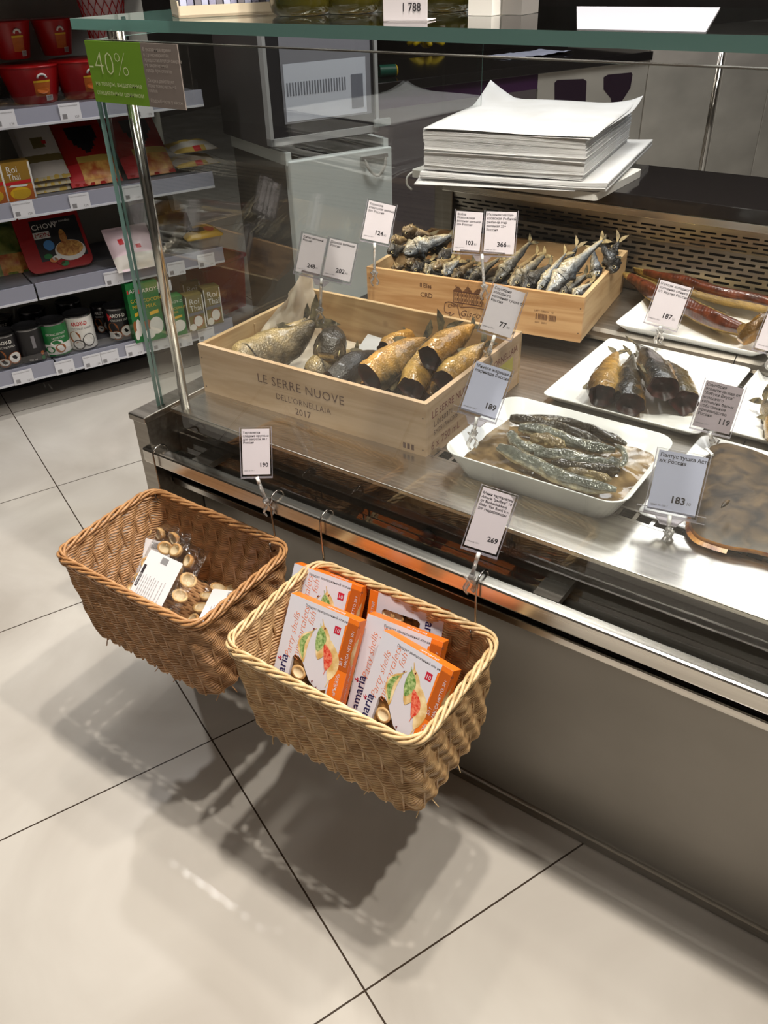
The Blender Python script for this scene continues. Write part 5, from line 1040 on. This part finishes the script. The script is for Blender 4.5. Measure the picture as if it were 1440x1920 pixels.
def can(lab, x0, x1, yb, yt, body, style, z=Z1, group='coconut milk cans on the bottom shelf'):
    px = (x0+x1)/2; P, w_, h = spot_on(px, yb-3, z, x1-x0, yt+6); r = w_/2; f = facing(P); t = thing('food_can', lab, 'can', P-V((math.cos(f), math.sin(f), 0))*r*0.85, group)
    m = MB(); m.lathe([(r*0.96, 0), (r, 0.003), (r, 0.007)], 30, 1, cap1=False); m.lathe([(r*0.985, 0.007), (r*0.985, h-0.007)], 30, 0, cap0=False, cap1=False); m.lathe([(r, h-0.007), (r*1.01, h-0.003), (r*0.99, h)], 30, 1, cap0=False, cap1=False)
    m.lathe([(r*0.99, h), (r*0.93, h-0.001), (r*0.92, h-0.006), (0.001, h-0.006)], 30, 8, cap0=False); R = r*0.985+0.0006
    if style in ('white', 'black', 'aroy'):
        cyl_disc(m, R, h*0.42, f-0.55, r*0.85, h*0.34, 3); cyl_disc(m, R+.0004, h*0.20, f-0.35, r*0.90, h*0.28, 6 if style == 'white' else 3); cyl_disc(m, R+.0008, h*0.21, f-0.35, r*0.72, h*0.22, 2)
        cyl_disc(m, R+.0012, h*0.30, f+0.45, r*0.95, h*0.36, 6 if style == 'white' else 3); cyl_disc(m, R+.0016, h*0.31, f+0.45, r*0.82, h*0.31, 2)
        cyl_text(m, 'AROY-D', h*0.15, R+.0005, h*0.74, f-0.05, 4 if style == 'white' else 2, sx=0.8, thin=0.02)
        cyl_text(m, 'COCONUT CREAM' if style == 'white' else 'COCONUT MILK', h*0.085, R+.0005, h*0.62, f+0.05, 7 if style == 'white' else 2, sx=0.8)
        if style == 'aroy': m.add([((R+.001)*math.cos(f+a_), (R+.001)*math.sin(f+a_), h*z_) for a_, z_ in ((-0.85, .62), (-0.85, .86), (-0.5, .74))], [(0, 1, 2)], 4); cyl_patch(m, R+.0006, h*0.10, h*0.30, f-1.0, f-0.6, 2)
    elif style == 'green':
        cyl_patch(m, R, h*0.10, h*0.40, f-1.5, f+1.5, 2); cyl_patch(m, R, h*0.40, h*0.82, f-1.5, f-0.85, 2); cyl_text(m, 'ORGANIC COCONUT', h*0.085, R+.0004, h*0.66, f+0.15, 2, sx=0.7); cyl_text(m, 'LAIT DE COCO', h*0.08, R+.0004, h*0.55, f+0.25, 2, sx=0.7)
        cyl_disc(m, R+.0006, h*0.42, f+0.05, r*0.9, h*0.22, 2); cyl_disc(m, R+.001, h*0.27, f+0.25, r*0.75, h*0.26, 3); cyl_disc(m, R+.0008, h*0.25, f-0.5, r*0.7, h*0.2, 5)
    elif style == 'plain':
        cyl_patch(m, R, h*0.45, h*0.80, f+0.1, f+0.35, 7); cyl_disc(m, R, h*0.26, f+0.7, r*0.3, h*0.12, 3); cyl_disc(m, R, h*0.12, f+0.7, r*0.3, h*0.12, 5); cyl_text(m, '400 ml', h*0.08, R+.0004, h*0.1, f-0.1, 2)
    m.build('can_body', [body, RIMM, WHT, COC, PRD, CGR, BLK, INKG, TIN], t, world=False); return t
can('black coconut milk can at the left edge of the bottom shelf', -2, 46, 693, 620, BLK, 'black'); can('plain black can turned away, second from the left edge', 44, 91, 684, 608, BLK, 'plain')
can('green and white organic coconut can between black and white cans', 88, 136, 672, 598, CGR, 'green'); can('white coconut cream can, the only white one on the shelf', 137, 184, 660, 584, WHT, 'white')
can('black can with red arrow next to the green cartons', 208, 253, 642, 570, BLK, 'aroy'); can('black coconut can in the gap right of the white can, second row', 182, 214, 628, 568, BLK, 'black')
can('black can in the shaded second row behind the white can', 118, 160, 620, 562, BLK, 'plain'); can('black can in the shaded second row behind the green can', 50, 94, 634, 578, BLK, 'plain'); can('dark can in the shaded second row at the left edge', -5, 32, 645, 592, BLK, 'black')
def carton(lab, x0, x1, yb, yt, z, style, dep=0.05, group=None, rot=0.0, name='drink_carton', cat='carton'):
    px = (x0+x1)/2; P, w_, h = spot_on(px, yb, z, (x1-x0)*0.97, yt); t = thing(name, lab, cat, P, group)
    fd = V((TL_.x, TL_.y, 0)) if rot is None else (V((math.cos(TA+rot), math.sin(TA+rot), 0))); xd = V((-fd.y, fd.x, 0)); F = frame((0, 0, 0), xd, V((0, 0, 1))); m = MB(); a = w_/2
    cols = {'roi': ['carton_mustard', (150, 115, 45)], 'roim': ['carton_olive', (125, 110, 60)], 'aroy': ['carton_green', (25, 115, 55)]}[style]
    m.box((-a, 0, -dep), (a, h, 0), 0, F); G = F @ Matrix.Translation((0, 0, 0.0005)); G2 = F @ Matrix.Translation((0, 0, 0.001))
    def disc(x, y, rx, ry, mi, g): m.poly([(x+rx*math.cos(2*pi*k/18), y+ry*math.sin(2*pi*k/18)) for k in range(18)], mi, g)
    if style != 'aroy':
        for bx in ((-a, -a*0.88), (a*0.88, a)): m.poly([(bx[0], h*.03), (bx[1], h*.03), (bx[1], h*.97), (bx[0], h*.97)], 1, G)
        m.text('Roi', h*0.23, G @ Matrix.Translation((-a*0.62, h*0.74, 0)), 1, sx=0.95); m.text('Thai', h*0.23, G @ Matrix.Translation((-a*0.62, h*0.55, 0)), 1, sx=0.85)
        m.poly([(-a*.88, h*.42), (a*.88, h*.44), (a*.88, h*.53), (-a*.88, h*.50)], 3 if style == 'roi' else 6, G)
        if style == 'roi': m.poly([(-a*.88, 0.01*h), (a*.88, .01*h), (a*.88, h*.42), (-a*.88, h*.40)], 2, G2); disc(0, h*.2, a*.7, h*.16, 5, F @ Matrix.Translation((0, 0, .0015))); m.poly([(-a*.7, h*.38), (a*.5, h*.36), (a*.6, h*.41), (-a*.5, h*.43)], 1, F @ Matrix.Translation((0, 0, .002)))
        else: disc(a*.15, h*.24, a*.62, h*.19, 4, G2); disc(a*.15, h*.25, a*.50, h*.15, 1, F @ Matrix.Translation((0, 0, .0015))); disc(-a*.55, h*.1, a*.38, h*.10, 1, F @ Matrix.Translation((0, 0, .002)))
    else:
        m.text('AROY-D', h*0.095, G @ Matrix.Translation((-a*.45, h*.84, 0)), 1); disc(-a*.72, h*.87, a*.16, h*.035, 3, G); m.text('COCONUT', h*0.085, G @ Matrix.Translation((-a*.55, h*.68, 0)), 5); m.text('MILK', h*0.085, G @ Matrix.Translation((-a*.35, h*.58, 0)), 5)
        m.poly([(-a*.1, h*.44), (a*.7, h*.46), (a*.7, h*.52), (-a*.1, h*.50)], 5, G); disc(-a*.45, h*.26, a*.5, h*.12, 4, G); disc(a*.3, h*.25, a*.62, h*.15, 1, G2); disc(-a*.4, h*.13, a*.48, h*.085, 1, F @ Matrix.Translation((0, 0, .0015)))
    m.build('carton', [mat(cols[0], srgb(*cols[1]), 0.35), WHT, ORG, PRD, COC, YLW, INKG], t, world=False); return t
carton('mustard drink carton with a yellow curry picture, nearly whole', 19, 67, 376, 302, Z3, 'roi'); carton('mustard drink carton cut off by the left edge of the photo', -32, 15, 384, 306, Z3, 'roi')
for k, (x0, x1, yb, yt, lab) in enumerate(((256, 272, 642, 530, 'narrow green coconut carton beside the black can with red arrow'), (272, 313, 637, 527, 'tall green coconut carton seen left of the steel post'), (317, 353, 629, 556, 'green coconut carton seen right of the steel post'))): carton(lab, x0, x1, yb, yt, Z1, 'aroy', group='green coconut cartons')
carton('olive coconut carton, left one of the front pair beside the post', 356, 389, 618, 552, Z1, 'roim', group='olive coconut cartons'); carton('olive coconut carton at the very end of the bottom shelf', 389, 421, 607, 538, Z1, 'roim', group='olive coconut cartons')
carton('olive coconut carton in the second row under the hanging label', 352, 384, 596, 528, Z1, 'roim', dep=0.03, group='olive coconut cartons')
# pouches and bags: soft pillow shapes
def pouch(name, lab, cat, P, xd, yd, W_, H_, T_, mats, deco=None, seed=0, crimp=True, group=None, inflate=0.5):
    t = thing(name, lab, cat, P, group); F = frame((0, 0, 0), xd, yd); m = MB(); nx, ny = 18, 22
    hz = lambda u, v: T_*max(0, math.sin(pi*u)*math.sin(pi*min(max((v-0.06)/0.88, 0), 1)))**inflate*(1+0.25*noise.noise(V((u*4+seed, v*4, 0))))+0.0025*noise.noise(V((u*9, v*9, seed)))
    for sg in (1, -1):
        vs = [((u-0.5)*W_, (v-0.5)*H_, 0.0004+sg*hz(u, v)*(1 if sg > 0 else .5)) for v in [j/ny for j in range(ny+1)] for u in [i/nx for i in range(nx+1)]]
        for j in range(ny):
            for i in range(nx):
                a = j*(nx+1)+i; f = (a, a+1, a+nx+2, a+nx+1); u, v = (i+.5)/nx, (j+.5)/ny; k = deco(u, v) if deco and sg > 0 else 0
                m.f.append(tuple(len(m.v)+q for q in (f if sg > 0 else f[::-1]))); m.m.append(k); m.s.append(True)
        m.v += [F @ V(q) for q in vs]
    m.build('pouch', mats, t, world=False); t['_h'] = 0; del t['_h']; return t
up = V((0, 0, 1))
BEI = cl('packet_beige', 190, 180, 150); OFFW = cl('packet_off_white', 205, 198, 188); OLV = cl('packet_olive', 120, 105, 60); GLD = cl('packet_gold', 195, 165, 80); REDB = cl('snack_red', 160, 30, 22, r=0.25); CHIP = add_noise(cl('snack_chips', 215, 150, 60), srgb(190, 90, 40), srgb(235, 185, 95), (1, 1, 1), 30, 4); DKB = cl('packet_dark', 40, 34, 28, r=0.25); GRN = add_noise(cl('packet_green', 120, 140, 50), srgb(70, 100, 35), srgb(170, 175, 90), (1, 1, 1), 18, 3); SIL = mat('silver_film', (0.4, 0.36, 0.30, 1), 0.2, 0.7)
TRY = cl('tray_red', 150, 18, 20, r=0.25); NOO = add_noise(cl('noodle_picture', 200, 130, 60), srgb(150, 75, 30), srgb(225, 175, 90), (1, 1, 1), 50, 5, dist=1.0); TLB = cl('badge_blue', 70, 130, 190)
fl = lambda a: (TL_*-math.cos(a)+up*math.sin(a))
for k in range(3):
    P = onz(100, 360, Z3)-TL_*0.11+TM_*(0.004*k); P.z = Z3+0.098+0.020*k
    pouch('flat_food_packet', ['bottom beige packet of the stack of three on the shelf', 'middle beige packet of the stack of three on the shelf', 'top beige packet with a bowl picture, beside the mustard carton'][k], 'packet', P, TM_, fl(0.70+0.01*k), 0.120, 0.30, 0.006, [GLD, BEI, OFFW, OLV, PRD], lambda u, v: 2 if v < 0.24 and v > 0.06 else 1 if v < 0.06 else 3 if v < 0.34 else 4 if 0.6 < u < 0.7 and .46 < v < .52 else 3 if 0.35 < u < 0.65 and .42 < v < .56 else 2, 2+k, group='beige packets in a stack', inflate=0.2)
def snack(u, v): return 2 if v < 0.30 and u < 0.28 else 1 if v < 0.34 else 3 if v < 0.42 and u > .25 else 4 if 0.3 < u < 0.85 and 0.42+abs(u-.55) < v < 0.9 else 0
for px, py, lab, dz in ((182, 347, 'red snack bag with golden chips picture, leaning on the shelf', 0.02), (283, 330, 'red snack bag seen through the glass right of the steel post', 0.02)):
    P = onz(px, py, Z3)-TL_*0.075; P.z = Z3+0.09; pouch('snack_bag', lab, 'snack bag', P, TM_, fl(0.75), 0.175, 0.25, 0.018, [REDB, CHIP, PRD, GLD, BLK], snack, 5, group='red snack bags')
for k, (px, py, lab) in enumerate(((372, 322, 'lower yellow and white bag at the right end of the shelf'), (372, 290, 'upper yellow and white bag at the right end of the shelf'))):
    P = onz(px, 318, Z3)-TL_*0.05; P.z = Z3+0.022+0.048*k; pouch('snack_bag', lab, 'snack bag', P, TM_, fl(0.08), 0.16, 0.14, 0.020, [GLD, OFFW, PRD, BLK], lambda u, v: 1 if v < .5 and (u > .7 or v > .2) else 2 if .45 < u < .6 and v < .25 else 0, 7+k, group='yellow and white bags in two layers')
P = onz(30, 512, Z2)-TL_*0.05; P.z = Z2+0.075; pouch('noodle_pouch', 'green noodle pouch at the left edge beside the red tray pack', 'noodle packet', P, TM_, fl(0.95), 0.15, 0.19, 0.016, [GRN, CHIP, BLK, WHT], lambda u, v: 1 if v < .36 and u > .2 else 0, 11)
# red tray pack with round window
P = onz(126, 515, Z2)-TL_*0.045; P.z = Z2+0.012; t = thing('ready_meal_tray', 'red ready meal tray pack with a noodle bowl picture', 'ready meal', P); F = frame((0, 0, 0), TM_, fl(1.0)); m = MB()
m.loft([[q+V((0, 0.105, 0)) for q in rrect(w_, h_, r_, 5, z_)] for w_, h_, r_, z_ in ((0.19, 0.19, 0.03, -0.035), (0.215, 0.215, 0.03, 0.0), (0.225, 0.225, 0.03, 0.002), (0.222, 0.222, 0.03, 0.006))], 0, True, True, True, F); m.build('tray', TRY, t, world=False)
m = MB(); G = F @ Matrix.Translation((0, 0, 0.0068)); m.poly([(-0.060, 0.03), (0.100, 0.03), (0.100, 0.172), (-0.060, 0.172)], 0, G); Z = lambda k: F @ Matrix.Translation((0, 0, 0.0068+0.0004*k))
el = lambda x, y, rx, ry, n=24: [(x+rx*math.cos(2*pi*k/n), y+ry*math.sin(2*pi*k/n)) for k in range(n)]
m.poly(el(0.045, 0.055, 0.052, 0.036), 1, Z(1)); m.poly(el(0.045, 0.062, 0.046, 0.028), 2, Z(2)); m.poly(el(0.035, 0.10, 0.012, 0.03), 2, Z(3)); m.poly(el(-0.020, 0.082, 0.018, 0.018), 4, Z(4))
m.text('CHOW', 0.026, Z(1) @ Matrix.Translation((-0.058, 0.140, 0)), 1); m.poly([(-0.060, 0.108), (-0.005, 0.108), (-0.005, 0.131), (-0.060, 0.131)], 1, Z(2)); m.text('MEIN', 0.022, Z(3) @ Matrix.Translation((-0.056, 0.112, 0)), 3); m.text('Spicy noodles', 0.012, Z(1) @ Matrix.Translation((0.01, 0.155, 0)), 1)
for x, y, k in ((-0.035, 0.045, 5), (-0.02, 0.030, 6), (0.0, 0.020, 3), (-0.01, 0.035, 1), (0.012, 0.012, 5)): m.poly(el(x, y, 0.014, 0.009), k, Z(5))
m.build('printed_sleeve', [BLK, WHT, NOO, TRY, TLB, CGR, CL_ if False else CHIP], t, world=False)
P = onz(262, 500, Z2)-TL_*0.05; P.z = Z2+0.055; pouch('rice_noodle_bag', 'pink and white soft bag behind the glass edge', 'bag', P, TM_, fl(0.8), 0.16, 0.17, 0.022, [PNK, OFFW, PRD, BEI], lambda u, v: 2 if (.2 < u < .35 and .55 < v < .68) or (.55 < u < .68 and .4 < v < .5) else 1 if v < .3 else 0, 17)
P = onz(340, 470, Z2)-TL_*0.05; P.z = Z2+0.05; pouch('foil_bag', 'brown and silver foil bag standing on the shelf behind the post', 'bag', P, TM_, fl(0.95), 0.15, 0.17, 0.022, [DKB, SIL, OLV, OFFW], lambda u, v: 1 if abs(v-u*0.8) < .14 else 2 if v > .7 else 0, 19)
P = onz(320, 455, Z2)-TL_*0.16; P.z = Z2+0.06; pouch('foil_bag', 'dark brown bag behind the brown and silver one', 'bag', P, TM_, fl(1.1), 0.16, 0.18, 0.022, [DKB, OLV], lambda u, v: 1 if v > .8 else 0, 23)
P = onz(386, 462, Z2)-TL_*0.05; P.z = Z2+0.002; t = thing('food_tray_pack', 'clear tray with a yellow and red lid at the end of the shelf', 'food tray', P); F = frame((0, 0, 0), TM_, fl(0.05)); m = MB()
m.loft([rrect(w_, 0.12, .012, 4, z_) for w_, z_ in ((0.11, 0), (0.135, 0.035))], 0, True, True, False, F); m.build('tray', mat('cloudy_tray', (0.45, 0.42, 0.38, 1), 0.2), t, world=False)
m = MB(); m.loft([rrect(w_, h_, .012, 4, z_) for w_, h_, z_ in ((0.145, 0.13, 0.035), (0.145, 0.13, 0.040), (0.11, 0.10, 0.050))], 0, True, True, True, F); m.poly(el(0.0, 0.0, 0.03, 0.025), 1, F @ Matrix.Translation((0, 0, 0.0505))); m.poly(el(0.035, -0.01, 0.018, 0.03), 2, F @ Matrix.Translation((0, 0, 0.0508))); m.build('lid', [YLW, BLK, PRD], t, world=False)
P = onz(345, 545, Z1+0.19); t = tag(MB().box((-0.035, -0.02, 0), (0.035, 0.02, 0.0006), 0, frame(onp(300+8, 560, LM(L0+0.004, 0, 0), TL_)+V((0, 0, .045)), TM_, up)).build('hanging_shelf_card', CARDW), 'white card hanging below the second rail right of the post', 'card')
rc = thing('red_basket', 'red plastic basket standing on the floor behind the shelving end', 'shopping basket', tuple(LM(-1.12, 1.03, 0))); m = MB()
m.loft([[LM(-1.12, 1.03, 0)+q for q in rrect(w_, h_, .02, 4, z_)] for w_, h_, z_ in ((0.14, 0.22, 0), (0.16, 0.25, 0.22), (0.175, 0.265, 0.225), (0.175, 0.265, 0.235), (0.15, 0.24, 0.235), (0.13, 0.21, 0.01))], 0, False); m.build('tub', cl('basket_red', 175, 30, 30), rc)

# ------------------------------------------------------------------ staff side: small fridge with a glass-door oven on top, back counter, steel cupboards
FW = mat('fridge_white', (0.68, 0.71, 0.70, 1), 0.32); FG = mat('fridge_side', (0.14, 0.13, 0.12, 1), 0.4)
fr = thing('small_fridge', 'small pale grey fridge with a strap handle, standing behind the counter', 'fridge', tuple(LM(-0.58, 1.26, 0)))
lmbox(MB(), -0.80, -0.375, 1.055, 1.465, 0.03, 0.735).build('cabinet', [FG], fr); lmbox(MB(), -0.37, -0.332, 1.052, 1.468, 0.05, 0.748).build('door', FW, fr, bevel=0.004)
for m_ in (1.055, 1.45): lmbox(MB(), -0.80, -0.345, m_-0.008, m_+0.012, 0.735, 0.775).build('top_rim', FW, fr)
dh = MB(); dh.tube(spline([LM(-0.326, 1.350, 0.722), LM(-0.318, 1.358, 0.690), LM(-0.316, 1.395, 0.660), LM(-0.318, 1.428, 0.690), LM(-0.326, 1.436, 0.722)], 16), 0.0065, 6, flat=0.5); lmbox(dh, -0.333, -0.322, 1.335, 1.445, 0.716, 0.730, 1); dh.build('handle', [mat('strap_grey', (0.36, 0.34, 0.31, 1), 0.5), mat('handle_metal', (0.5, 0.48, 0.46, 1), 0.25, 0.8)], fr)
ov = thing('glass_door_oven', 'dark oven with a pale-framed glass door on top of the fridge', 'oven', tuple(LM(-0.56, 1.22, 0.78)))
m = MB(); lmbox(m, -0.76, -0.385, 1.005, 1.43, 0.79, 1.24); m.build('housing', mat('oven_dark', (0.06, 0.055, 0.055, 1), 0.3), ov)
m = MB()
for a in ((1.000, 1.012, 0.80, 1.235), (1.418, 1.430, 0.80, 1.235), (1.000, 1.430, 0.80, 0.822), (1.000, 1.430, 1.222, 1.235)): lmbox(m, -0.384, -0.352, *a)
m.build('door_frame', mat('frame_grey', (0.42, 0.42, 0.43, 1), 0.3), ov); lmbox(MB(), -0.380, -0.362, 1.012, 1.418, 0.822, 1.222).build('door_glass', mat('oven_glass', (0.03, 0.028, 0.032, 1), 0.06), ov)
wn = MB(); lmbox(wn, -0.3615, -0.360, 1.062, 1.405, 0.862, 1.150, 0); lmbox(wn, -0.3598, -0.359, 1.070, 1.385, 0.868, 1.04, 1)  # grey and pale layers paint a reflection onto the door glass
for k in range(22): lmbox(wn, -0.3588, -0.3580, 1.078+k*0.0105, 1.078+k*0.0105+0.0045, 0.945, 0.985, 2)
lmbox(wn, -0.3588, -0.3580, 1.325, 1.372, 0.885, 0.99, 2); wn.build('door_reflection', [mat('reflection_grey', (0.26, 0.26, 0.30, 1), 0.15), mat('reflection_pale', (0.66, 0.69, 0.80, 1), 0.3), mat('reflection_dark', (0.20, 0.21, 0.26, 1), 0.3)], ov)
lmbox(MB(), -0.350, -0.338, 1.405, 1.47, 0.818, 0.842).build('door_catch', mat('catch_clear', (0.4, 0.42, 0.42, 1), 0.2), ov)
PUR = mat('purple_band', (0.045, 0.014, 0.05, 1), 0.12); PURP = mat('purple_grey_panel', (0.13, 0.105, 0.11, 1), 0.28, 0.3); PURD = mat('dark_purple_shape', (0.02, 0.008, 0.02, 1), 0.2)
bc = thing('back_counter', 'low back counter with black top, purple band and grey panels', 'counter', tuple(LM(-1.2, 2.6, 0)))
for a, b2 in ((1.72, 2.33), (2.335, 2.66), (2.665, 3.40)): lmbox(MB(), -1.5, -0.90, a, b2-0.004, 0.06, 0.775).build('front_board', PURP if a < 2.66 else STEELC, bc)
lmbox(MB(), -1.5, -0.90, 1.72, 2.66, 0.775, 0.838).build('purple_band', PUR, bc); lmbox(MB(), -1.5, -0.90, 2.662, 3.40, 0.775, 0.838).build('steel_band', STEELC, bc); lmbox(MB(), -1.55, -0.88, 1.70, 3.40, 0.84, 0.88).build('worktop', BLACKG, bc, bevel=0.003)
for px, pts in ((0, [(1040, 155), (1045, 150), (1094, 148), (1100, 152), (1098, 200), (1040, 200)]), (1, [(1132, 145), (1140, 140), (1184, 136), (1186, 140), (1182, 165), (1166, 190), (1166, 215), (1148, 215), (1146, 185), (1132, 168)])):
    m = MB(); q = [onp(x, y, LM(-0.8985, 0, 0), TL_) for x, y in pts]; k = len(q); m.add(q+[p-TL_*0.001 for p in q], [tuple(range(k)), tuple(range(2*k-1, k-1, -1))]+[(i, k+i, k+(i+1) % k, (i+1) % k) for i in range(k)]); m.build('dark_shape', PURD, bc)  # flat dark shapes laid on the counter front
for a, b2, lab in ((3.405, 3.93, 'steel cupboard directly right of the black-topped back counter'), (3.99, 4.42, 'steel cupboard at the far right, right of the vertical gap'), (4.425, 5.4, 'steel cupboard furthest right, cut off by the frame')):
    cp = thing('steel_cupboard', lab, 'cupboard', tuple(LM(-1.2, (a+b2)/2, 0)), 'steel cupboards behind the counter'); lmbox(MB(), -1.5, -0.92, a, b2, 0.0, 0.90).build('body', STEELC, cp); lmbox(MB(), -0.919, -0.90, a+0.002, b2-0.002, 0.04, 0.895).build('door', STEELC, cp, bevel=0.002)
m = MB(); lmbox(m, -0.93, -0.915, 3.935, 3.985, 0.0, 0.90); m.tube([LM(-0.905, 3.965, 0.02), LM(-0.905, 3.965, 0.9)], 0.012, 10); tag(m.build('upright_pipe', [CHROME]), 'vertical steel pipe in the gap between two steel cupboards', 'pipe')
m = MB(); sheet(m, None, 20, 12, 1, 1, lambda u, v: LM(-1.22+0.22*v-0.11, 2.66+0.42*u, 0.882+0.010*abs(noise.noise(V((u*6, v*5, 1))))+0.02*max(0, v-.7)*u)); tag(m.build('crumpled_sheets', cl('blue_white_paper', 200, 205, 225)), 'crumpled bluish white sheets lying on the back counter', 'paper')
PG = onp(741, 122, LM(-1.0, 0, 0), TL_); t = thing('rolled_cloth', 'short dark green roll with a yellow end on the back counter', 'roll', (PG.x, PG.y, 0.8805)); m = MB()
m.tube([V((PG.x, PG.y, 0.905)), V((PG.x, PG.y, 0.905))-TM_*0.07-TL_*0.02], 0.024, 20, 0, False); m.build('roll', cl('roll_green', 20, 75, 60), t)
m = MB(); m.lathe([(0.024, 0), (0.022, 0.004), (0.004, 0.005)], 20, 0, frame(V((PG.x, PG.y, 0.905)), TL_, up)); m.build('end_cap', YLW, t)
PG = onz(800, 92, 0.88); t = thing('rubber_gloves', 'crumpled yellow rubber gloves on the back counter', 'gloves', (PG.x, PG.y, 0.8805)); m = MB()
for k in range(7): a = k*0.9; c0 = PG+V((0, 0, 0.03)); m.tube(spline([c0, c0+V((math.cos(a)*.05, math.sin(a)*.05, 0.02)), c0+V((math.cos(a)*.11, math.sin(a)*.09, -0.005))], 8), [0.03, 0.028, 0.024, 0.022, 0.02, 0.018, 0.015, 0.01], 8)
m.build('glove', cl('glove_yellow', 205, 175, 30), t)

# ------------------------------------------------------------------ on the glass top shelf
ZT = 1.2735
OIL = mat('olive_oil_glass', (0.035, 0.030, 0.004, 1), 0.06, coat=0.5); OILL = mat('bottle_label', (0.05, 0.035, 0.02, 1), 0.4); CAPG = cl('bottle_cap', 150, 120, 40)
for px, py, r, lab in ((567, 30, 0.043, 'leftmost olive oil bottle on the glass shelf, beside the sachets'), (660, 26, 0.043, 'olive oil bottle directly left of the price card'), (742, 22, 0.040, 'olive oil bottle mostly behind the price card'), (838, 22, 0.036, 'rightmost olive oil bottle, next to the white carton')):
    P = onz(px, py, ZT); P -= (CAM-P)*V((1, 1, 0)).x*0; h_ = V((P.x-CAM.x, P.y-CAM.y, 0)).normalized(); P = P+h_*r*0.8; t = thing('oil_bottle', lab, 'bottle', P, 'olive oil bottles on the glass shelf')
    MB().lathe([(r*0.80, 0), (r*0.95, 0.004), (r, 0.014), (r, 0.17), (r*0.9, 0.19), (r*0.36, 0.225), (r*0.32, 0.265)], 28).build('bottle', OIL, t, world=False)
    MB().lathe([(r*0.40, 0.262), (r*0.40, 0.285), (0.001, 0.286)], 20).build('cap', CAPG, t, world=False); MB().lathe([(r+.0006, 0.05), (r+.0006, 0.13)], 28, cap0=False, cap1=False).build('label', OILL, t, world=False)
A_ = V((1.119, -0.262, ZT)); B2 = V((1.205, -0.135, ZT)); xd = (B2-A_).normalized(); yd = V((-xd.y, xd.x, 0)); L_ = (B2-A_).length
t = thing('sachet_tray', 'low cream tray of upright sachets on the glass shelf', 'display tray', tuple(A_)); F = frame(A_, xd, yd); m = MB(); m.box((0, 0, 0), (L_, 0.06, 0.003), 0, F); m.box((0, 0, 0), (L_, 0.002, 0.014), 0, F); m.box((0, 0.058, 0), (L_, 0.06, 0.04), 0, F); m.box((0, 0, 0), (0.002, 0.06, 0.02), 0, F); m.box((L_-.002, 0, 0), (L_, 0.06, 0.02), 0, F); m.build('tray', cl('tray_cream', 205, 190, 165), t)
SA = [cl('sachet_blue_white', 185, 190, 215, r=0.3), cl('sachet_lilac', 150, 150, 175, r=0.3), cl('sachet_grey', 125, 122, 130, r=0.3)]
for k in range(14):
    x = 0.005+(L_-0.014)*k/14; o = MB().box((x, 0.004+0.003*(k % 2), 0.0035), (x+0.0085, 0.054, 0.085+0.004*(k % 3)), 0, F).build('sachet', SA[k % 3]); tag(o, 'thin upright sachet in the cream tray on the glass shelf', 'sachet', 'upright sachets in the cream tray')
q = [onz(719, 40, ZT), onz(801, 40, ZT)]; t = thing('price_stand', 'folded white price card reading 1 788 on the glass shelf', 'price card', tuple(q[0])); F = frame(q[0], q[1]-q[0], V((0, 0, 1))); w_ = (q[1]-q[0]).length; m = MB()
m.box((0, 0, -0.0008), (w_, 0.085, 0), 0, F); m.box((0, 0.0005, -0.03), (w_, 0.0013, 0), 0, F); m.text('1 788', 0.0125, F @ Matrix.Translation((w_*0.86, 0.010, 0.0004)), 1, 'RIGHT', thin=0.01, sx=0.85); m.text('Масло оливковое', 0.008, F @ Matrix.Translation((0.004, 0.070, 0.0004)), 1); m.build('card', [CARD, INK], t)
o = MB().box((1.497, -0.135, ZT), (1.530, -0.085, ZT+0.14)).build('white_carton', WHT); tag(o, 'narrow white carton standing right of the olive oil bottles', 'carton')
o = MB().box((1.533, -0.115, ZT), (1.560, -0.07, ZT+0.11)).build('grey_carton', cl('grey_card', 120, 116, 112)); tag(o, 'narrow grey carton behind the white one on the glass shelf', 'carton')
m = MB(); m.add([(1.566, 0.03, ZT), (1.712, -0.289, ZT), (1.838, -0.289, ZT), (1.752, 0.036, ZT)]+[(1.566, 0.03, ZT+.0008), (1.712, -0.289, ZT+.0008), (1.838, -0.289, ZT+.0008), (1.752, 0.036, ZT+.0008)], [(0, 3, 2, 1), (4, 5, 6, 7), (0, 1, 5, 4), (1, 2, 6, 5), (2, 3, 7, 6), (3, 0, 4, 7)]); tag(m.build('reflection_sheet', cl('shelf_reflection_pale', 170, 168, 176, r=0.25)), 'pale flat sheet standing in for a reflection on the glass top shelf', 'paper')  # pale sheet added to imitate a reflection in the glass top
